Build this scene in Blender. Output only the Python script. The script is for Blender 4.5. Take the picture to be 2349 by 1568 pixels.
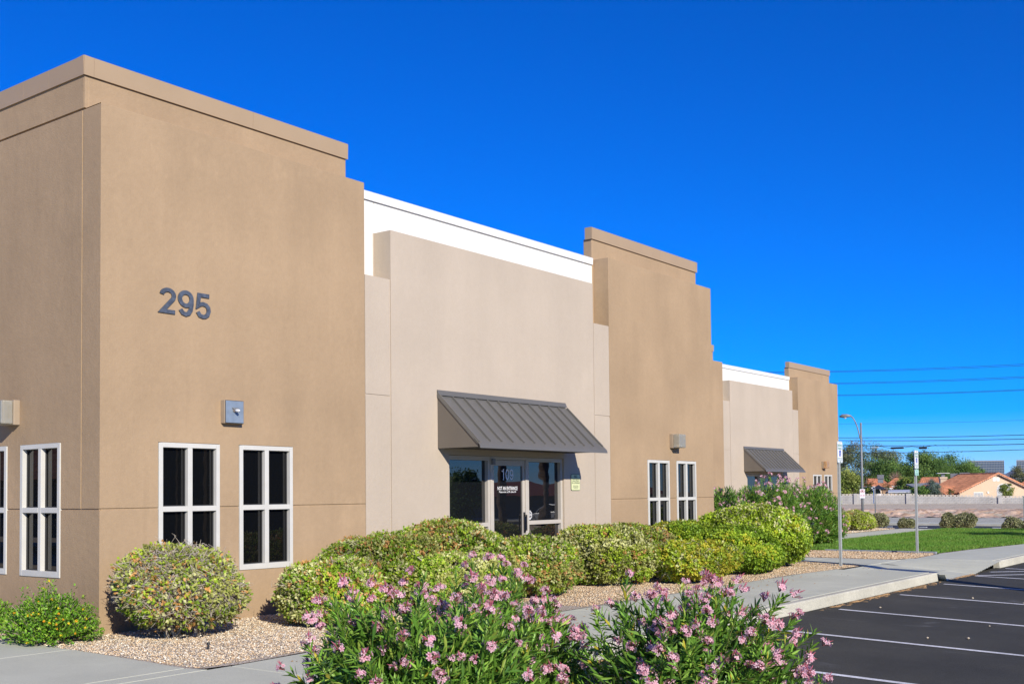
import bpy, bmesh, math, random
import numpy as np
from mathutils import Vector, Matrix

for o in list(bpy.data.objects):
    bpy.data.objects.remove(o)
scn = bpy.context.scene
COL = scn.collection
R = math.radians

# ------------------------------------------------------------------ camera
cd = bpy.data.cameras.new('camera')
cam = bpy.data.objects.new('camera', cd)
COL.objects.link(cam)
scn.camera = cam
PIT, ROL, YAW = 3.76369666e-02, -1.00478038e-02, 6.49717194e-01
fw = Vector((math.cos(PIT)*math.cos(YAW), math.cos(PIT)*math.sin(YAW), math.sin(PIT)))
r0 = Vector((math.sin(YAW), -math.cos(YAW), 0))
u0 = r0.cross(fw)
rt = r0*math.cos(ROL) + u0*math.sin(ROL)
up = -r0*math.sin(ROL) + u0*math.cos(ROL)
M = Matrix((rt, up, -fw)).transposed().to_4x4()
M.translation = Vector((0, 0, 1.6))
cam.matrix_world = M
cd.sensor_fit = 'HORIZONTAL'
cd.sensor_width = 36.0
cd.lens = 2534.137/2349*36.0
cd.shift_y = (1035.97-784.0)/2349
cd.clip_start = 0.1
cd.clip_end = 60000

# ------------------------------------------------------------------ sky, sun, exposure
SUN_L = Vector((0.53, 1.0, -0.51)).normalized()      # direction the light travels
SUN_EL = math.asin(-SUN_L.z)
SUN_AZ = math.atan2(-SUN_L.x, -SUN_L.y)
w = bpy.data.worlds.new('World')
scn.world = w
w.use_nodes = True
nt = w.node_tree
nt.nodes.clear()
sky = nt.nodes.new('ShaderNodeTexSky')
sky.sky_type = 'NISHITA'
sky.sun_disc = False
sky.sun_elevation = SUN_EL
sky.sun_rotation = SUN_AZ % (2*math.pi)
sky.altitude = 600
sky.air_density = 0.8
sky.dust_density = 0.0
sky.ozone_density = 10.0
hsv = nt.nodes.new('ShaderNodeHueSaturation')
hsv.inputs['Saturation'].default_value = 1.3
hsv.inputs['Hue'].default_value = 0.514
bg = nt.nodes.new('ShaderNodeBackground')
bg.inputs['Strength'].default_value = 0.135
wo = nt.nodes.new('ShaderNodeOutputWorld')
nt.links.new(sky.outputs[0], hsv.inputs['Color'])
nt.links.new(hsv.outputs[0], bg.inputs['Color'])
nt.links.new(bg.outputs[0], wo.inputs['Surface'])
sd = bpy.data.lights.new('sun', 'SUN')
sd.energy = 4.5
sd.angle = R(0.53)
sd.color = (1.0, 0.93, 0.82)
sun = bpy.data.objects.new('sun', sd)
COL.objects.link(sun)
sun.rotation_euler = SUN_L.to_track_quat('-Z', 'Y').to_euler()
sun.location = (-40, -100, 60)
scn.view_settings.view_transform = 'Standard'
scn.view_settings.look = 'None'
scn.view_settings.exposure = 0.4
scn.view_settings.gamma = 1.0
scn.view_settings.use_curve_mapping = False
scn.render.engine = 'CYCLES'
scn.cycles.max_bounces = 6
scn.cycles.transparent_max_bounces = 6

# ------------------------------------------------------------------ materials
MATS = {}
def nodes_of(name):
    m = bpy.data.materials.new(name)
    m.use_nodes = True
    n = m.node_tree.nodes
    return m, m.node_tree, n.get('Principled BSDF')

def mat_plain(name, col, rough=0.6, metal=0.0, spec=0.5, var=0.06, scale=6.0, bump=0.0, bscale=40.0):
    if name in MATS: return MATS[name]
    m, t, b = nodes_of(name)
    b.inputs['Roughness'].default_value = rough
    b.inputs['Metallic'].default_value = metal
    b.inputs['Specular IOR Level'].default_value = spec
    tc = t.nodes.new('ShaderNodeTexCoord')
    nz = t.nodes.new('ShaderNodeTexNoise')
    nz.inputs['Scale'].default_value = scale
    nz.inputs['Detail'].default_value = 6
    t.links.new(tc.outputs['Object'], nz.inputs['Vector'])
    rp = t.nodes.new('ShaderNodeValToRGB')
    rp.color_ramp.elements[0].position = 0.3
    rp.color_ramp.elements[1].position = 0.7
    rp.color_ramp.elements[0].color = [c*(1-var) for c in col]+[1]
    rp.color_ramp.elements[1].color = [min(1, c*(1+var)) for c in col]+[1]
    t.links.new(nz.outputs['Fac'], rp.inputs['Fac'])
    t.links.new(rp.outputs['Color'], b.inputs['Base Color'])
    if bump:
        n2 = t.nodes.new('ShaderNodeTexNoise')
        n2.inputs['Scale'].default_value = bscale
        n2.inputs['Detail'].default_value = 4
        t.links.new(tc.outputs['Object'], n2.inputs['Vector'])
        bp = t.nodes.new('ShaderNodeBump')
        bp.inputs['Strength'].default_value = bump
        bp.inputs['Distance'].default_value = 0.01
        t.links.new(n2.outputs['Fac'], bp.inputs['Height'])
        t.links.new(bp.outputs['Normal'], b.inputs['Normal'])
    MATS[name] = m
    return m

def mat_stucco(name, col, patch=0.135, bump=0.32):
    """painted sand-finish stucco: broad mottling, faded patches, vertical wash marks, fine sand relief"""
    if name in MATS: return MATS[name]
    m, t, b = nodes_of(name)
    b.inputs['Roughness'].default_value = 0.92
    b.inputs['Specular IOR Level'].default_value = 0.15
    tc = t.nodes.new('ShaderNodeTexCoord')
    def noise(scale, detail, vecscale=None, rough=0.6):
        nz = t.nodes.new('ShaderNodeTexNoise')
        nz.inputs['Scale'].default_value = scale
        nz.inputs['Detail'].default_value = detail
        nz.inputs['Roughness'].default_value = rough
        if vecscale:
            mp = t.nodes.new('ShaderNodeMapping')
            mp.inputs['Scale'].default_value = vecscale
            t.links.new(tc.outputs['Object'], mp.inputs['Vector'])
            t.links.new(mp.outputs['Vector'], nz.inputs['Vector'])
        else:
            t.links.new(tc.outputs['Object'], nz.inputs['Vector'])
        return nz
    def ramp(src, p0, p1, c0, c1):
        rp = t.nodes.new('ShaderNodeValToRGB')
        rp.color_ramp.elements[0].position = p0
        rp.color_ramp.elements[1].position = p1
        rp.color_ramp.elements[0].color = (c0, c0, c0, 1)
        rp.color_ramp.elements[1].color = (c1, c1, c1, 1)
        t.links.new(src.outputs['Fac'], rp.inputs['Fac'])
        return rp
    a = ramp(noise(0.55, 8), 0.3, 0.72, 1-patch, 1+patch*0.6)
    s = ramp(noise(1.3, 5, (1, 1, 0.16)), 0.35, 0.75, 1-patch*0.55, 1+patch*0.3)
    g = ramp(noise(14, 6, rough=0.75), 0.35, 0.7, 1-patch*0.45, 1+patch*0.25)
    h = ramp(noise(0.8, 5, (1, 1, .55), .7), 0.60, 0.70, 1.0, 1+patch*0.75)
    st_ = ramp(noise(2.6, 4, (1, 1, .07)), 0.66, 0.80, 1.0, 1-patch*0.8)
    fine = ramp(noise(130, 2), 0.3, 0.7, 0.96, 1.03)
    last = None
    rgb = t.nodes.new('ShaderNodeRGB')
    rgb.outputs[0].default_value = (*col, 1)
    last = rgb.outputs[0]
    for x in (a, s, g, h, st_, fine):
        mx = t.nodes.new('ShaderNodeMix')
        mx.data_type = 'RGBA'
        mx.blend_type = 'MULTIPLY'
        mx.inputs['Factor'].default_value = 1
        t.links.new(last, mx.inputs[6])
        t.links.new(x.outputs['Color'], mx.inputs[7])
        last = mx.outputs[2]
    t.links.new(last, b.inputs['Base Color'])
    n1 = noise(55, 5)
    n2 = noise(6, 3)
    ad = t.nodes.new('ShaderNodeMath')
    ad.operation = 'MULTIPLY_ADD'
    t.links.new(n2.outputs['Fac'], ad.inputs[0])
    ad.inputs[1].default_value = 1.6
    t.links.new(n1.outputs['Fac'], ad.inputs[2])
    bp = t.nodes.new('ShaderNodeBump')
    bp.inputs['Strength'].default_value = bump
    bp.inputs['Distance'].default_value = 0.012
    t.links.new(ad.outputs[0], bp.inputs['Height'])
    t.links.new(bp.outputs['Normal'], b.inputs['Normal'])
    MATS[name] = m
    return m

def mat_leaf(name, rough=0.45, trans=0.25, attr='tint'):
    if name in MATS: return MATS[name]
    m, t, b = nodes_of(name)
    at = t.nodes.new('ShaderNodeAttribute')
    at.attribute_name = attr
    t.links.new(at.outputs['Color'], b.inputs['Base Color'])
    b.inputs['Roughness'].default_value = rough
    b.inputs['Specular IOR Level'].default_value = 0.35
    tr = t.nodes.new('ShaderNodeBsdfTranslucent')
    t.links.new(at.outputs['Color'], tr.inputs['Color'])
    mx = t.nodes.new('ShaderNodeMixShader')
    mx.inputs[0].default_value = trans
    out = t.nodes.get('Material Output')
    t.links.new(b.outputs[0], mx.inputs[1])
    t.links.new(tr.outputs[0], mx.inputs[2])
    t.links.new(mx.outputs[0], out.inputs['Surface'])
    MATS[name] = m
    return m

def mat_glass(name, col=(0.006, 0.007, 0.008), ior=1.62, wave=0.0):
    if name in MATS: return MATS[name]
    m, t, b = nodes_of(name)
    b.inputs['Base Color'].default_value = (*col, 1)
    b.inputs['Roughness'].default_value = 0.01
    b.inputs['IOR'].default_value = ior
    tc = t.nodes.new('ShaderNodeTexCoord')
    nz = t.nodes.new('ShaderNodeTexNoise')
    nz.inputs['Scale'].default_value = 1.3
    nz.inputs['Detail'].default_value = 1
    t.links.new(tc.outputs['Object'], nz.inputs['Vector'])
    bp = t.nodes.new('ShaderNodeBump')
    bp.inputs['Strength'].default_value = 0.5
    bp.inputs['Distance'].default_value = wave
    t.links.new(nz.outputs['Fac'], bp.inputs['Height'])
    t.links.new(bp.outputs['Normal'], b.inputs['Normal'])
    MATS[name] = m
    return m

def mat_speckle(name, c0, c1, c2, scale, rough=0.9, bump=0.5, bscale=None, big=0.12, spec=0.2, dist=0.01):
    """gravel, asphalt, dirt, concrete: cell or noise speckle under broad stains"""
    if name in MATS: return MATS[name]
    m, t, b = nodes_of(name)
    b.inputs['Roughness'].default_value = rough
    b.inputs['Specular IOR Level'].default_value = spec
    tc = t.nodes.new('ShaderNodeTexCoord')
    vo = t.nodes.new('ShaderNodeTexVoronoi')
    vo.inputs['Scale'].default_value = scale
    t.links.new(tc.outputs['Object'], vo.inputs['Vector'])
    sp = t.nodes.new('ShaderNodeSeparateColor')
    t.links.new(vo.outputs['Color'], sp.inputs['Color'])
    rp = t.nodes.new('ShaderNodeValToRGB')
    e = rp.color_ramp.elements
    e[0].position, e[1].position = 0.1, 0.9
    e[0].color, e[1].color = (*c0, 1), (*c2, 1)
    k = e.new(0.5)
    k.color = (*c1, 1)
    t.links.new(sp.outputs['Red'], rp.inputs['Fac'])
    nz = t.nodes.new('ShaderNodeTexNoise')
    nz.inputs['Scale'].default_value = 0.8
    nz.inputs['Detail'].default_value = 8
    nz.inputs['Roughness'].default_value = 0.65
    t.links.new(tc.outputs['Object'], nz.inputs['Vector'])
    r2 = t.nodes.new('ShaderNodeValToRGB')
    r2.color_ramp.elements[0].position = 0.3
    r2.color_ramp.elements[1].position = 0.7
    r2.color_ramp.elements[0].color = (1-big, 1-big, 1-big, 1)
    r2.color_ramp.elements[1].color = (1+big, 1+big, 1+big, 1)
    t.links.new(nz.outputs['Fac'], r2.inputs['Fac'])
    mx = t.nodes.new('ShaderNodeMix')
    mx.data_type = 'RGBA'
    mx.blend_type = 'MULTIPLY'
    mx.inputs['Factor'].default_value = 1
    t.links.new(rp.outputs['Color'], mx.inputs[6])
    t.links.new(r2.outputs['Color'], mx.inputs[7])
    t.links.new(mx.outputs[2], b.inputs['Base Color'])
    bp = t.nodes.new('ShaderNodeBump')
    bp.inputs['Strength'].default_value = bump
    bp.inputs['Distance'].default_value = dist
    if bscale:
        n3 = t.nodes.new('ShaderNodeTexNoise')
        n3.inputs['Scale'].default_value = bscale
        n3.inputs['Detail'].default_value = 5
        t.links.new(tc.outputs['Object'], n3.inputs['Vector'])
        t.links.new(n3.outputs['Fac'], bp.inputs['Height'])
    else:
        t.links.new(vo.outputs['Distance'], bp.inputs['Height'])
    t.links.new(bp.outputs['Normal'], b.inputs['Normal'])
    MATS[name] = m
    return m

M_TAN = mat_stucco('tan_stucco', (0.398, 0.283, 0.172))
M_CREAM = mat_stucco('cream_stucco', (0.475, 0.400, 0.312), patch=0.065)
M_WHITE = mat_stucco('white_stucco', (0.70, 0.69, 0.64), patch=0.02, bump=0.2)
M_TANMET = mat_plain('tan_sheet_metal', (0.375, 0.272, 0.165), 0.5, 0, 0.4, 0.03, 2)
M_WHITEMET = mat_plain('white_sheet_metal', (0.72, 0.715, 0.69), 0.5, 0, 0.4, 0.02, 2)
M_FRAME = mat_plain('window_frame_paint', (0.55, 0.54, 0.49), 0.55, 0, 0.4, 0.04, 5)
M_FRAME2 = mat_plain('storefront_frame_paint', (0.47, 0.43, 0.37), 0.5, 0, 0.4, 0.04, 5)
M_GLASS = mat_glass('tinted_glass', (0.004, 0.0045, 0.005), 1.6, wave=0.0)
M_GLASS2 = mat_glass('storefront_glass', (0.007, 0.008, 0.01), 1.95, wave=0.004)
M_AWN = mat_plain('awning_sheet_metal', (0.125, 0.120, 0.106), 0.42, 0.0, 0.5, 0.05, 2.5)
M_AWNSIDE = mat_plain('awning_side_sheet', (0.14, 0.122, 0.098), 0.5, 0.0, 0.4, 0.05, 2)
M_NUM = mat_plain('brushed_steel_numeral', (0.11, 0.125, 0.145), 0.4, 0.35, 0.5, 0.3, 22)
M_WHITEP = mat_plain('white_lettering', (0.8, 0.8, 0.8), 0.6, 0, 0.3, 0.02)
M_BLACK = mat_plain('black_plastic', (0.02, 0.02, 0.022), 0.5)
M_CONC = mat_speckle('sidewalk_concrete', (0.51, 0.51, 0.40), (0.545, 0.545, 0.425), (0.58, 0.58, 0.455), 160, 0.85, 0.25, 60, 0.10)
M_KERB = mat_speckle('kerb_concrete', (0.42, 0.40, 0.32), (0.48, 0.46, 0.37), (0.53, 0.51, 0.41), 90, 0.9, 0.35, 25, 0.2)
M_ASPH = mat_speckle('asphalt', (0.044, 0.042, 0.031), (0.056, 0.0535, 0.040), (0.074, 0.071, 0.055), 140, 0.85, 0.5, 120, 0.22, spec=0.25)
def scuffs(m):
    t = m.node_tree; b = t.nodes['Principled BSDF']; src = b.inputs['Base Color'].links[0].from_socket
    tc = t.nodes.new('ShaderNodeTexCoord'); nz = t.nodes.new('ShaderNodeTexNoise'); nz.inputs['Scale'].default_value = .38; nz.inputs['Detail'].default_value = 2
    mp = t.nodes.new('ShaderNodeMapping'); mp.inputs['Rotation'].default_value = (0, 0, .9); mp.inputs['Scale'].default_value = (1, .45, 1)
    t.links.new(tc.outputs['Object'], mp.inputs['Vector']); t.links.new(mp.outputs['Vector'], nz.inputs['Vector'])
    rp = t.nodes.new('ShaderNodeValToRGB'); e = rp.color_ramp.elements; e[0].position = .488; e[0].color = (0, 0, 0, 1); e[1].position = .512; e[1].color = (0, 0, 0, 1); k = e.new(.5); k.color = (1, 1, 1, 1)
    n2 = t.nodes.new('ShaderNodeTexNoise'); n2.inputs['Scale'].default_value = 3.0; n2.inputs['Detail'].default_value = 8; t.links.new(tc.outputs['Object'], n2.inputs['Vector'])
    r2 = t.nodes.new('ShaderNodeValToRGB'); r2.color_ramp.elements[0].position = .52; r2.color_ramp.elements[1].position = .7; t.links.new(n2.outputs['Fac'], r2.inputs['Fac'])
    ml = t.nodes.new('ShaderNodeMath'); ml.operation = 'MULTIPLY'; t.links.new(nz.outputs['Fac'], rp.inputs['Fac']); t.links.new(rp.outputs['Color'], ml.inputs[0]); t.links.new(r2.outputs['Color'], ml.inputs[1])
    mx = t.nodes.new('ShaderNodeMix'); mx.data_type = 'RGBA'; t.links.new(ml.outputs[0], mx.inputs['Factor']); t.links.new(src, mx.inputs[6]); mx.inputs[7].default_value = (.12, .118, .11, 1)
    t.links.new(mx.outputs[2], b.inputs['Base Color'])
scuffs(M_ASPH)
M_ROAD = mat_speckle('street_asphalt', (0.035, 0.035, 0.038), (0.05, 0.05, 0.053), (0.065, 0.065, 0.067), 20, 0.85, 0.3, 40, 0.15)
M_GRAV = mat_speckle('tan_gravel', (0.38, 0.30, 0.21), (0.52, 0.43, 0.32), (0.66, 0.59, 0.48), 60, 0.9, 0.9, None, 0.12, dist=0.02)
M_GRAV2 = mat_speckle('brown_gravel', (0.24, 0.14, 0.085), (0.38, 0.25, 0.16), (0.52, 0.38, 0.26), 36, 0.9, 0.9, None, 0.12, dist=0.02)
M_DIRT = mat_speckle('desert_dirt', (0.45, 0.36, 0.24), (0.57, 0.47, 0.32), (0.66, 0.56, 0.40), 6, 0.95, 0.15, 3, 0.2, dist=0.02)
M_BANK = mat_speckle('pink_dirt_bank', (0.50, 0.33, 0.21), (0.62, 0.43, 0.28), (0.70, 0.51, 0.36), 1.6, 0.95, 0.3, 2.2, 0.25, dist=0.08)
M_GREYGR = mat_speckle('grey_gravel', (0.36, 0.34, 0.26), (0.46, 0.44, 0.34), (0.55, 0.53, 0.42), 9, 0.95, 0.2, 5, 0.15, dist=0.02)
M_PAINT = mat_speckle('white_line_paint', (0.52, 0.52, 0.51), (0.66, 0.66, 0.65), (0.72, 0.72, 0.71), 55, 0.8, 0.2, 70, 0.15)
M_YPAINT = mat_plain('yellow_marker', (0.7, 0.45, 0.05), 0.6)
M_SOIL = mat_speckle('planter_soil', (0.12, 0.08, 0.05), (0.16, 0.11, 0.07), (0.22, 0.16, 0.11), 30, 0.95, 0.6, 20, 0.2)
M_GALV = mat_plain('galvanised_steel', (0.21, 0.22, 0.215), 0.6, 0.2, 0.5, 0.1, 8)
M_PERF = mat_plain('perforated_post_steel', (0.40, 0.42, 0.40), 0.6, 0.15, 0.5, 0.08, 8)
M_HOLE = mat_plain('post_inside_dark', (0.03, 0.033, 0.035), 0.7)
M_SIGNW = mat_plain('sign_white', (0.78, 0.78, 0.80), 0.45, 0, 0.4, 0.02)
M_SIGNG = mat_plain('sign_green', (0.02, 0.22, 0.15), 0.5)
M_SIGNB = mat_plain('sign_blue', (0.015, 0.06, 0.38), 0.5)
M_SIGNR = mat_plain('sign_red', (0.5, 0.03, 0.03), 0.5)
M_SIGNY = mat_plain('sign_pale_yellow', (0.62, 0.64, 0.36), 0.5, 0, 0.3, 0.02)
M_SIGNT = mat_plain('sign_pale_teal', (0.45, 0.68, 0.6), 0.5)
M_SIGNK = mat_plain('sign_dark_green_ink', (0.03, 0.07, 0.035), 0.6)
M_LPLATE = mat_plain('lamp_reflector_plate', (0.235, 0.29, 0.35), 0.35, 0.2, 0.5, 0.12, 9)  # blue-grey base colour paints in the sky's reflection
M_LHOUSE = mat_plain('lamp_housing_tan', (0.33, 0.26, 0.18), 0.55, 0, 0.4, 0.06, 6)
M_CABLE = mat_plain('cable_black', (0.015, 0.015, 0.017), 0.6)
M_BARK = mat_plain('shrub_bark', (0.36, 0.30, 0.24), 0.9, 0, 0.2, 0.25, 30)
M_TWIG = mat_plain('grey_twig', (0.46, 0.40, 0.31), 0.9, 0, 0.2, 0.25, 30)
M_OBARK = mat_plain('oleander_stem', (0.30, 0.22, 0.13), 0.85, 0, 0.2, 0.3, 25)
M_TRUNK = mat_plain('tree_trunk', (0.12, 0.09, 0.065), 0.95, 0, 0.2, 0.3, 5, 0.5, 10)
M_PTRUNK = mat_plain('palm_trunk', (0.14, 0.10, 0.07), 0.95, 0, 0.2, 0.3, 5, 0.8, 14)
M_LEAF = mat_leaf('shrub_leaf', 0.5, 0.28)
M_OLEAF = mat_leaf('oleander_leaf', 0.38, 0.22)
M_PETAL = mat_leaf('pink_petal', 0.7, 0.45)
M_TLEAF = mat_leaf('tree_leaf', 0.6, 0.25)
M_GRASS = mat_leaf('grass_blade', 0.6, 0.3)
M_TILE = mat_plain('terracotta_tile', (0.52, 0.235, 0.125), 0.85, 0, 0.2, 0.3, 2.0)
M_HOUSE = mat_plain('peach_house_stucco', (0.56, 0.42, 0.29), 0.9, 0, 0.2, 0.05, 0.7)
M_TRIM = mat_plain('house_white_trim', (0.7, 0.68, 0.64), 0.7)
M_GREYROOF = mat_plain('grey_flat_roof', (0.2, 0.21, 0.22), 0.8)
M_BLOCK = mat_plain('grey_concrete_block', (0.40, 0.385, 0.355), 0.95, 0, 0.15, 0.15, 1.2)
M_BLOCK2 = mat_plain('tan_screen_block', (0.55, 0.50, 0.42), 0.95, 0, 0.15, 0.1, 1.2)
M_ACU = mat_plain('air_conditioner_grey', (0.16, 0.16, 0.165), 0.6)
M_TOWER = mat_plain('tower_spandrel', (0.15, 0.17, 0.2), 0.5)
M_TGLASS = mat_glass('tower_glass', (0.05, 0.07, 0.10), 1.5)
M_MOUNT = mat_speckle('mountain_rock', (0.22, 0.19, 0.17), (0.27, 0.23, 0.20), (0.31, 0.27, 0.24), 0.01, 0.95, 0.3, 0.01, 0.2)

# ------------------------------------------------------------------ object helpers
OFF = {}
def props(o, label=None, cat=None, group=None, kind=None):
    if label: o['label'] = label
    if cat: o['category'] = cat
    if group: o['group'] = group
    if kind: o['kind'] = kind
    return o

def thing(name, loc, label, cat, group=None):
    o = bpy.data.objects.new(name, None)
    o.empty_display_size = 0.2
    COL.objects.link(o)
    o.location = loc
    OFF[o.name] = np.array(loc, float)
    return props(o, label, cat, group)

def link_mesh(name, me, mats, parent=None, loc=None):
    o = bpy.data.objects.new(name, me)
    COL.objects.link(o)
    for m in (mats if isinstance(mats, (list, tuple)) else [mats]):
        me.materials.append(m)
    if parent is not None:
        o.parent = parent
        OFF[o.name] = OFF[parent.name]
    else:
        o.location = loc if loc is not None else (0, 0, 0)
        OFF[o.name] = np.array(o.location, float)
    return o

class MB:
    def __init__(s): s.v, s.f, s.m, s.k = [], [], [], 0
    def mat(s, k): s.k = k; return s
    def add(s, vs, fs):
        n = len(s.v)
        s.v += [tuple(map(float, p)) for p in vs]
        for f in fs:
            s.f.append([n+i for i in f]); s.m.append(s.k)
        return s
    def box(s, x0, x1, y0, y1, z0, z1):
        x0, x1 = min(x0, x1), max(x0, x1); y0, y1 = min(y0, y1), max(y0, y1); z0, z1 = min(z0, z1), max(z0, z1)
        return s.add([(x0,y0,z0),(x1,y0,z0),(x1,y1,z0),(x0,y1,z0),(x0,y0,z1),(x1,y0,z1),(x1,y1,z1),(x0,y1,z1)],
                     [(0,3,2,1),(4,5,6,7),(0,1,5,4),(1,2,6,5),(2,3,7,6),(3,0,4,7)])
    def obox(s, c, ax, ay, az):
        """oriented box: centre and three half axes"""
        c, ax, ay, az = map(np.array, (c, ax, ay, az))
        vs = [c+i*ax+j*ay+k*az for k in (-1, 1) for (i, j) in ((-1,-1),(1,-1),(1,1),(-1,1))]
        return s.add(vs, [(0,3,2,1),(4,5,6,7),(0,1,5,4),(1,2,6,5),(2,3,7,6),(3,0,4,7)])
    def prism(s, prof, vec):
        """extrude a 3-D polygon by a vector"""
        n = len(prof); vec = np.array(vec, float)
        vs = [np.array(p, float) for p in prof]
        vs = vs + [p+vec for p in vs]
        fs = [tuple(range(n-1, -1, -1)), tuple(range(n, 2*n))]
        fs += [(i, (i+1) % n, n+(i+1) % n, n+i) for i in range(n)]
        return s.add(vs, fs)
    def tube(s, pts, rad, n=8, cap=True):
        pts = [np.array(p, float) for p in pts]
        if not hasattr(rad, '__len__'): rad = [rad]*len(pts)
        vs, fs = [], []
        for i, p in enumerate(pts):
            d = pts[min(i+1, len(pts)-1)]-pts[max(i-1, 0)]
            d = d/(np.linalg.norm(d)+1e-9)
            a = np.cross(d, (0, 0, 1) if abs(d[2]) < 0.9 else (1, 0, 0)); a /= np.linalg.norm(a)
            b = np.cross(d, a)
            for k in range(n):
                t = 2*math.pi*k/n
                vs.append(p+rad[i]*(math.cos(t)*a+math.sin(t)*b))
        for i in range(len(pts)-1):
            for k in range(n):
                fs.append((i*n+k, i*n+(k+1) % n, (i+1)*n+(k+1) % n, (i+1)*n+k))
        if cap:
            fs.append(tuple(range(n-1, -1, -1)))
            fs.append(tuple(range((len(pts)-1)*n, len(pts)*n)))
        return s.add(vs, fs)
    def build(s, name, mats, parent=None, loc=None, bevel=0, seg=2, smooth=False, tint=None):
        off = OFF[parent.name] if parent is not None else np.array(loc if loc is not None else (0, 0, 0), float)
        me = bpy.data.meshes.new(name)
        me.from_pydata([tuple(np.array(p)-off) for p in s.v], [], s.f)
        me.polygons.foreach_set('material_index', s.m)
        if smooth: me.polygons.foreach_set('use_smooth', [True]*len(s.f))
        if tint is not None: set_tint(me, np.tile(np.array(tint, float), (len(me.vertices), 1)))
        me.update()
        o = link_mesh(name, me, mats, parent, loc)
        if bevel:
            b = o.modifiers.new('bevel', 'BEVEL')
            b.width = bevel; b.segments = seg; b.limit_method = 'ANGLE'; b.angle_limit = R(40)
        return o

def set_tint(me, col):
    a = me.color_attributes.new('tint', 'FLOAT_COLOR', 'POINT')
    c = np.ones((len(me.vertices), 4), np.float32)
    c[:, :3] = col
    a.data.foreach_set('color', c.ravel())

def np_mesh(name, V, F, off, col=None, smooth=False):
    """fast mesh from arrays; F is (n,3) or (n,4)"""
    me = bpy.data.meshes.new(name)
    V = np.asarray(V, np.float32)-np.asarray(off, np.float32)
    F = np.asarray(F, np.int32); k = F.shape[1]
    me.vertices.add(len(V)); me.vertices.foreach_set('co', V.ravel())
    me.loops.add(F.size); me.loops.foreach_set('vertex_index', F.ravel())
    me.polygons.add(len(F))
    me.polygons.foreach_set('loop_start', np.arange(0, F.size, k, dtype=np.int32))
    if smooth: me.polygons.foreach_set('use_smooth', np.ones(len(F), bool))
    me.update(calc_edges=True)
    if col is not None: set_tint(me, col)
    return me

def copy_tree(o, loc=None, parent=None):
    c = o.copy(); COL.objects.link(c)
    if parent is not None: c.parent = parent
    if loc is not None: c.location = loc
    OFF[c.name] = np.array(loc if loc is not None else (0, 0, 0), float) if parent is None else OFF[parent.name]
    for ch in [x for x in COL.objects if x.parent == o]:
        copy_tree(ch, None, c)
    return c

def text_mesh(s, bold=0.0, ext=0.0):
    cu = bpy.data.curves.new('txt', 'FONT')
    cu.body = s; cu.size = 1.0; cu.offset = bold; cu.extrude = ext
    cu.resolution_u = 4
    o = bpy.data.objects.new('txt', cu); COL.objects.link(o)
    dg = bpy.context.evaluated_depsgraph_get()
    me = bpy.data.meshes.new_from_object(o.evaluated_get(dg))
    bpy.data.objects.remove(o); bpy.data.curves.remove(cu)
    n = len(me.vertices); co = np.zeros(n*3, np.float32); me.vertices.foreach_get('co', co)
    return me, co.reshape(-1, 3)

def text_on(mb, s, T, u0, u1, z0, z1, bold=0.0, depth=0.0):
    """lay a string into a box of a wall plane; T maps (u, depth out of the wall, z) to the world"""
    me, co = text_mesh(s, bold, 0.5 if depth else 0)
    lo, hi = co.min(0), co.max(0)
    u = u0+(co[:, 0]-lo[0])/(hi[0]-lo[0])*(u1-u0)
    z = z0+(co[:, 1]-lo[1])/(hi[1]-lo[1])*(z1-z0)
    d = (co[:, 2]-lo[2])*depth if depth else np.zeros(len(co))
    mb.add([T(a, b, c) for a, b, c in zip(u, d, z)], [tuple(p.vertices) for p in me.polygons])
    bpy.data.meshes.remove(me)

DIGITS = {
 '2': [([(.31+.22*math.cos(R(a)), .70+.215*math.sin(R(a))) for a in range(172, -46, -14)]+[(.10, .085), (.57, .085)], False)],
 '9': [([(.31+.222*math.cos(R(a)), .665+.25*math.sin(R(a))) for a in range(0, 360, 15)], True), ([(.532, .64), (.53, .48), (.50, .28), (.42, .135), (.31, .085), (.19, .12), (.105, .245)], False)],
 '5': [([(.55, .915), (.155, .915), (.105, .49), (.20, .56), (.31, .585), (.43, .55), (.515, .455), (.535, .32), (.49, .18), (.40, .105), (.30, .085), (.18, .12), (.095, .25)], False)],
 '1': [([(.10, .76), (.26, .81), (.36, .90)], False), ([(.365, 1.0), (.365, .0)], False)],
 '0': [([(.31+.222*math.cos(R(a)), .5+.415*math.sin(R(a))) for a in range(0, 360, 12)], True)],
 '8': [([(.31+.19*math.cos(R(a)), .72+.195*math.sin(R(a))) for a in range(0, 360, 18)], True), ([(.31+.222*math.cos(R(a)), .30+.215*math.sin(R(a))) for a in range(0, 360, 18)], True)]}
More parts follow.
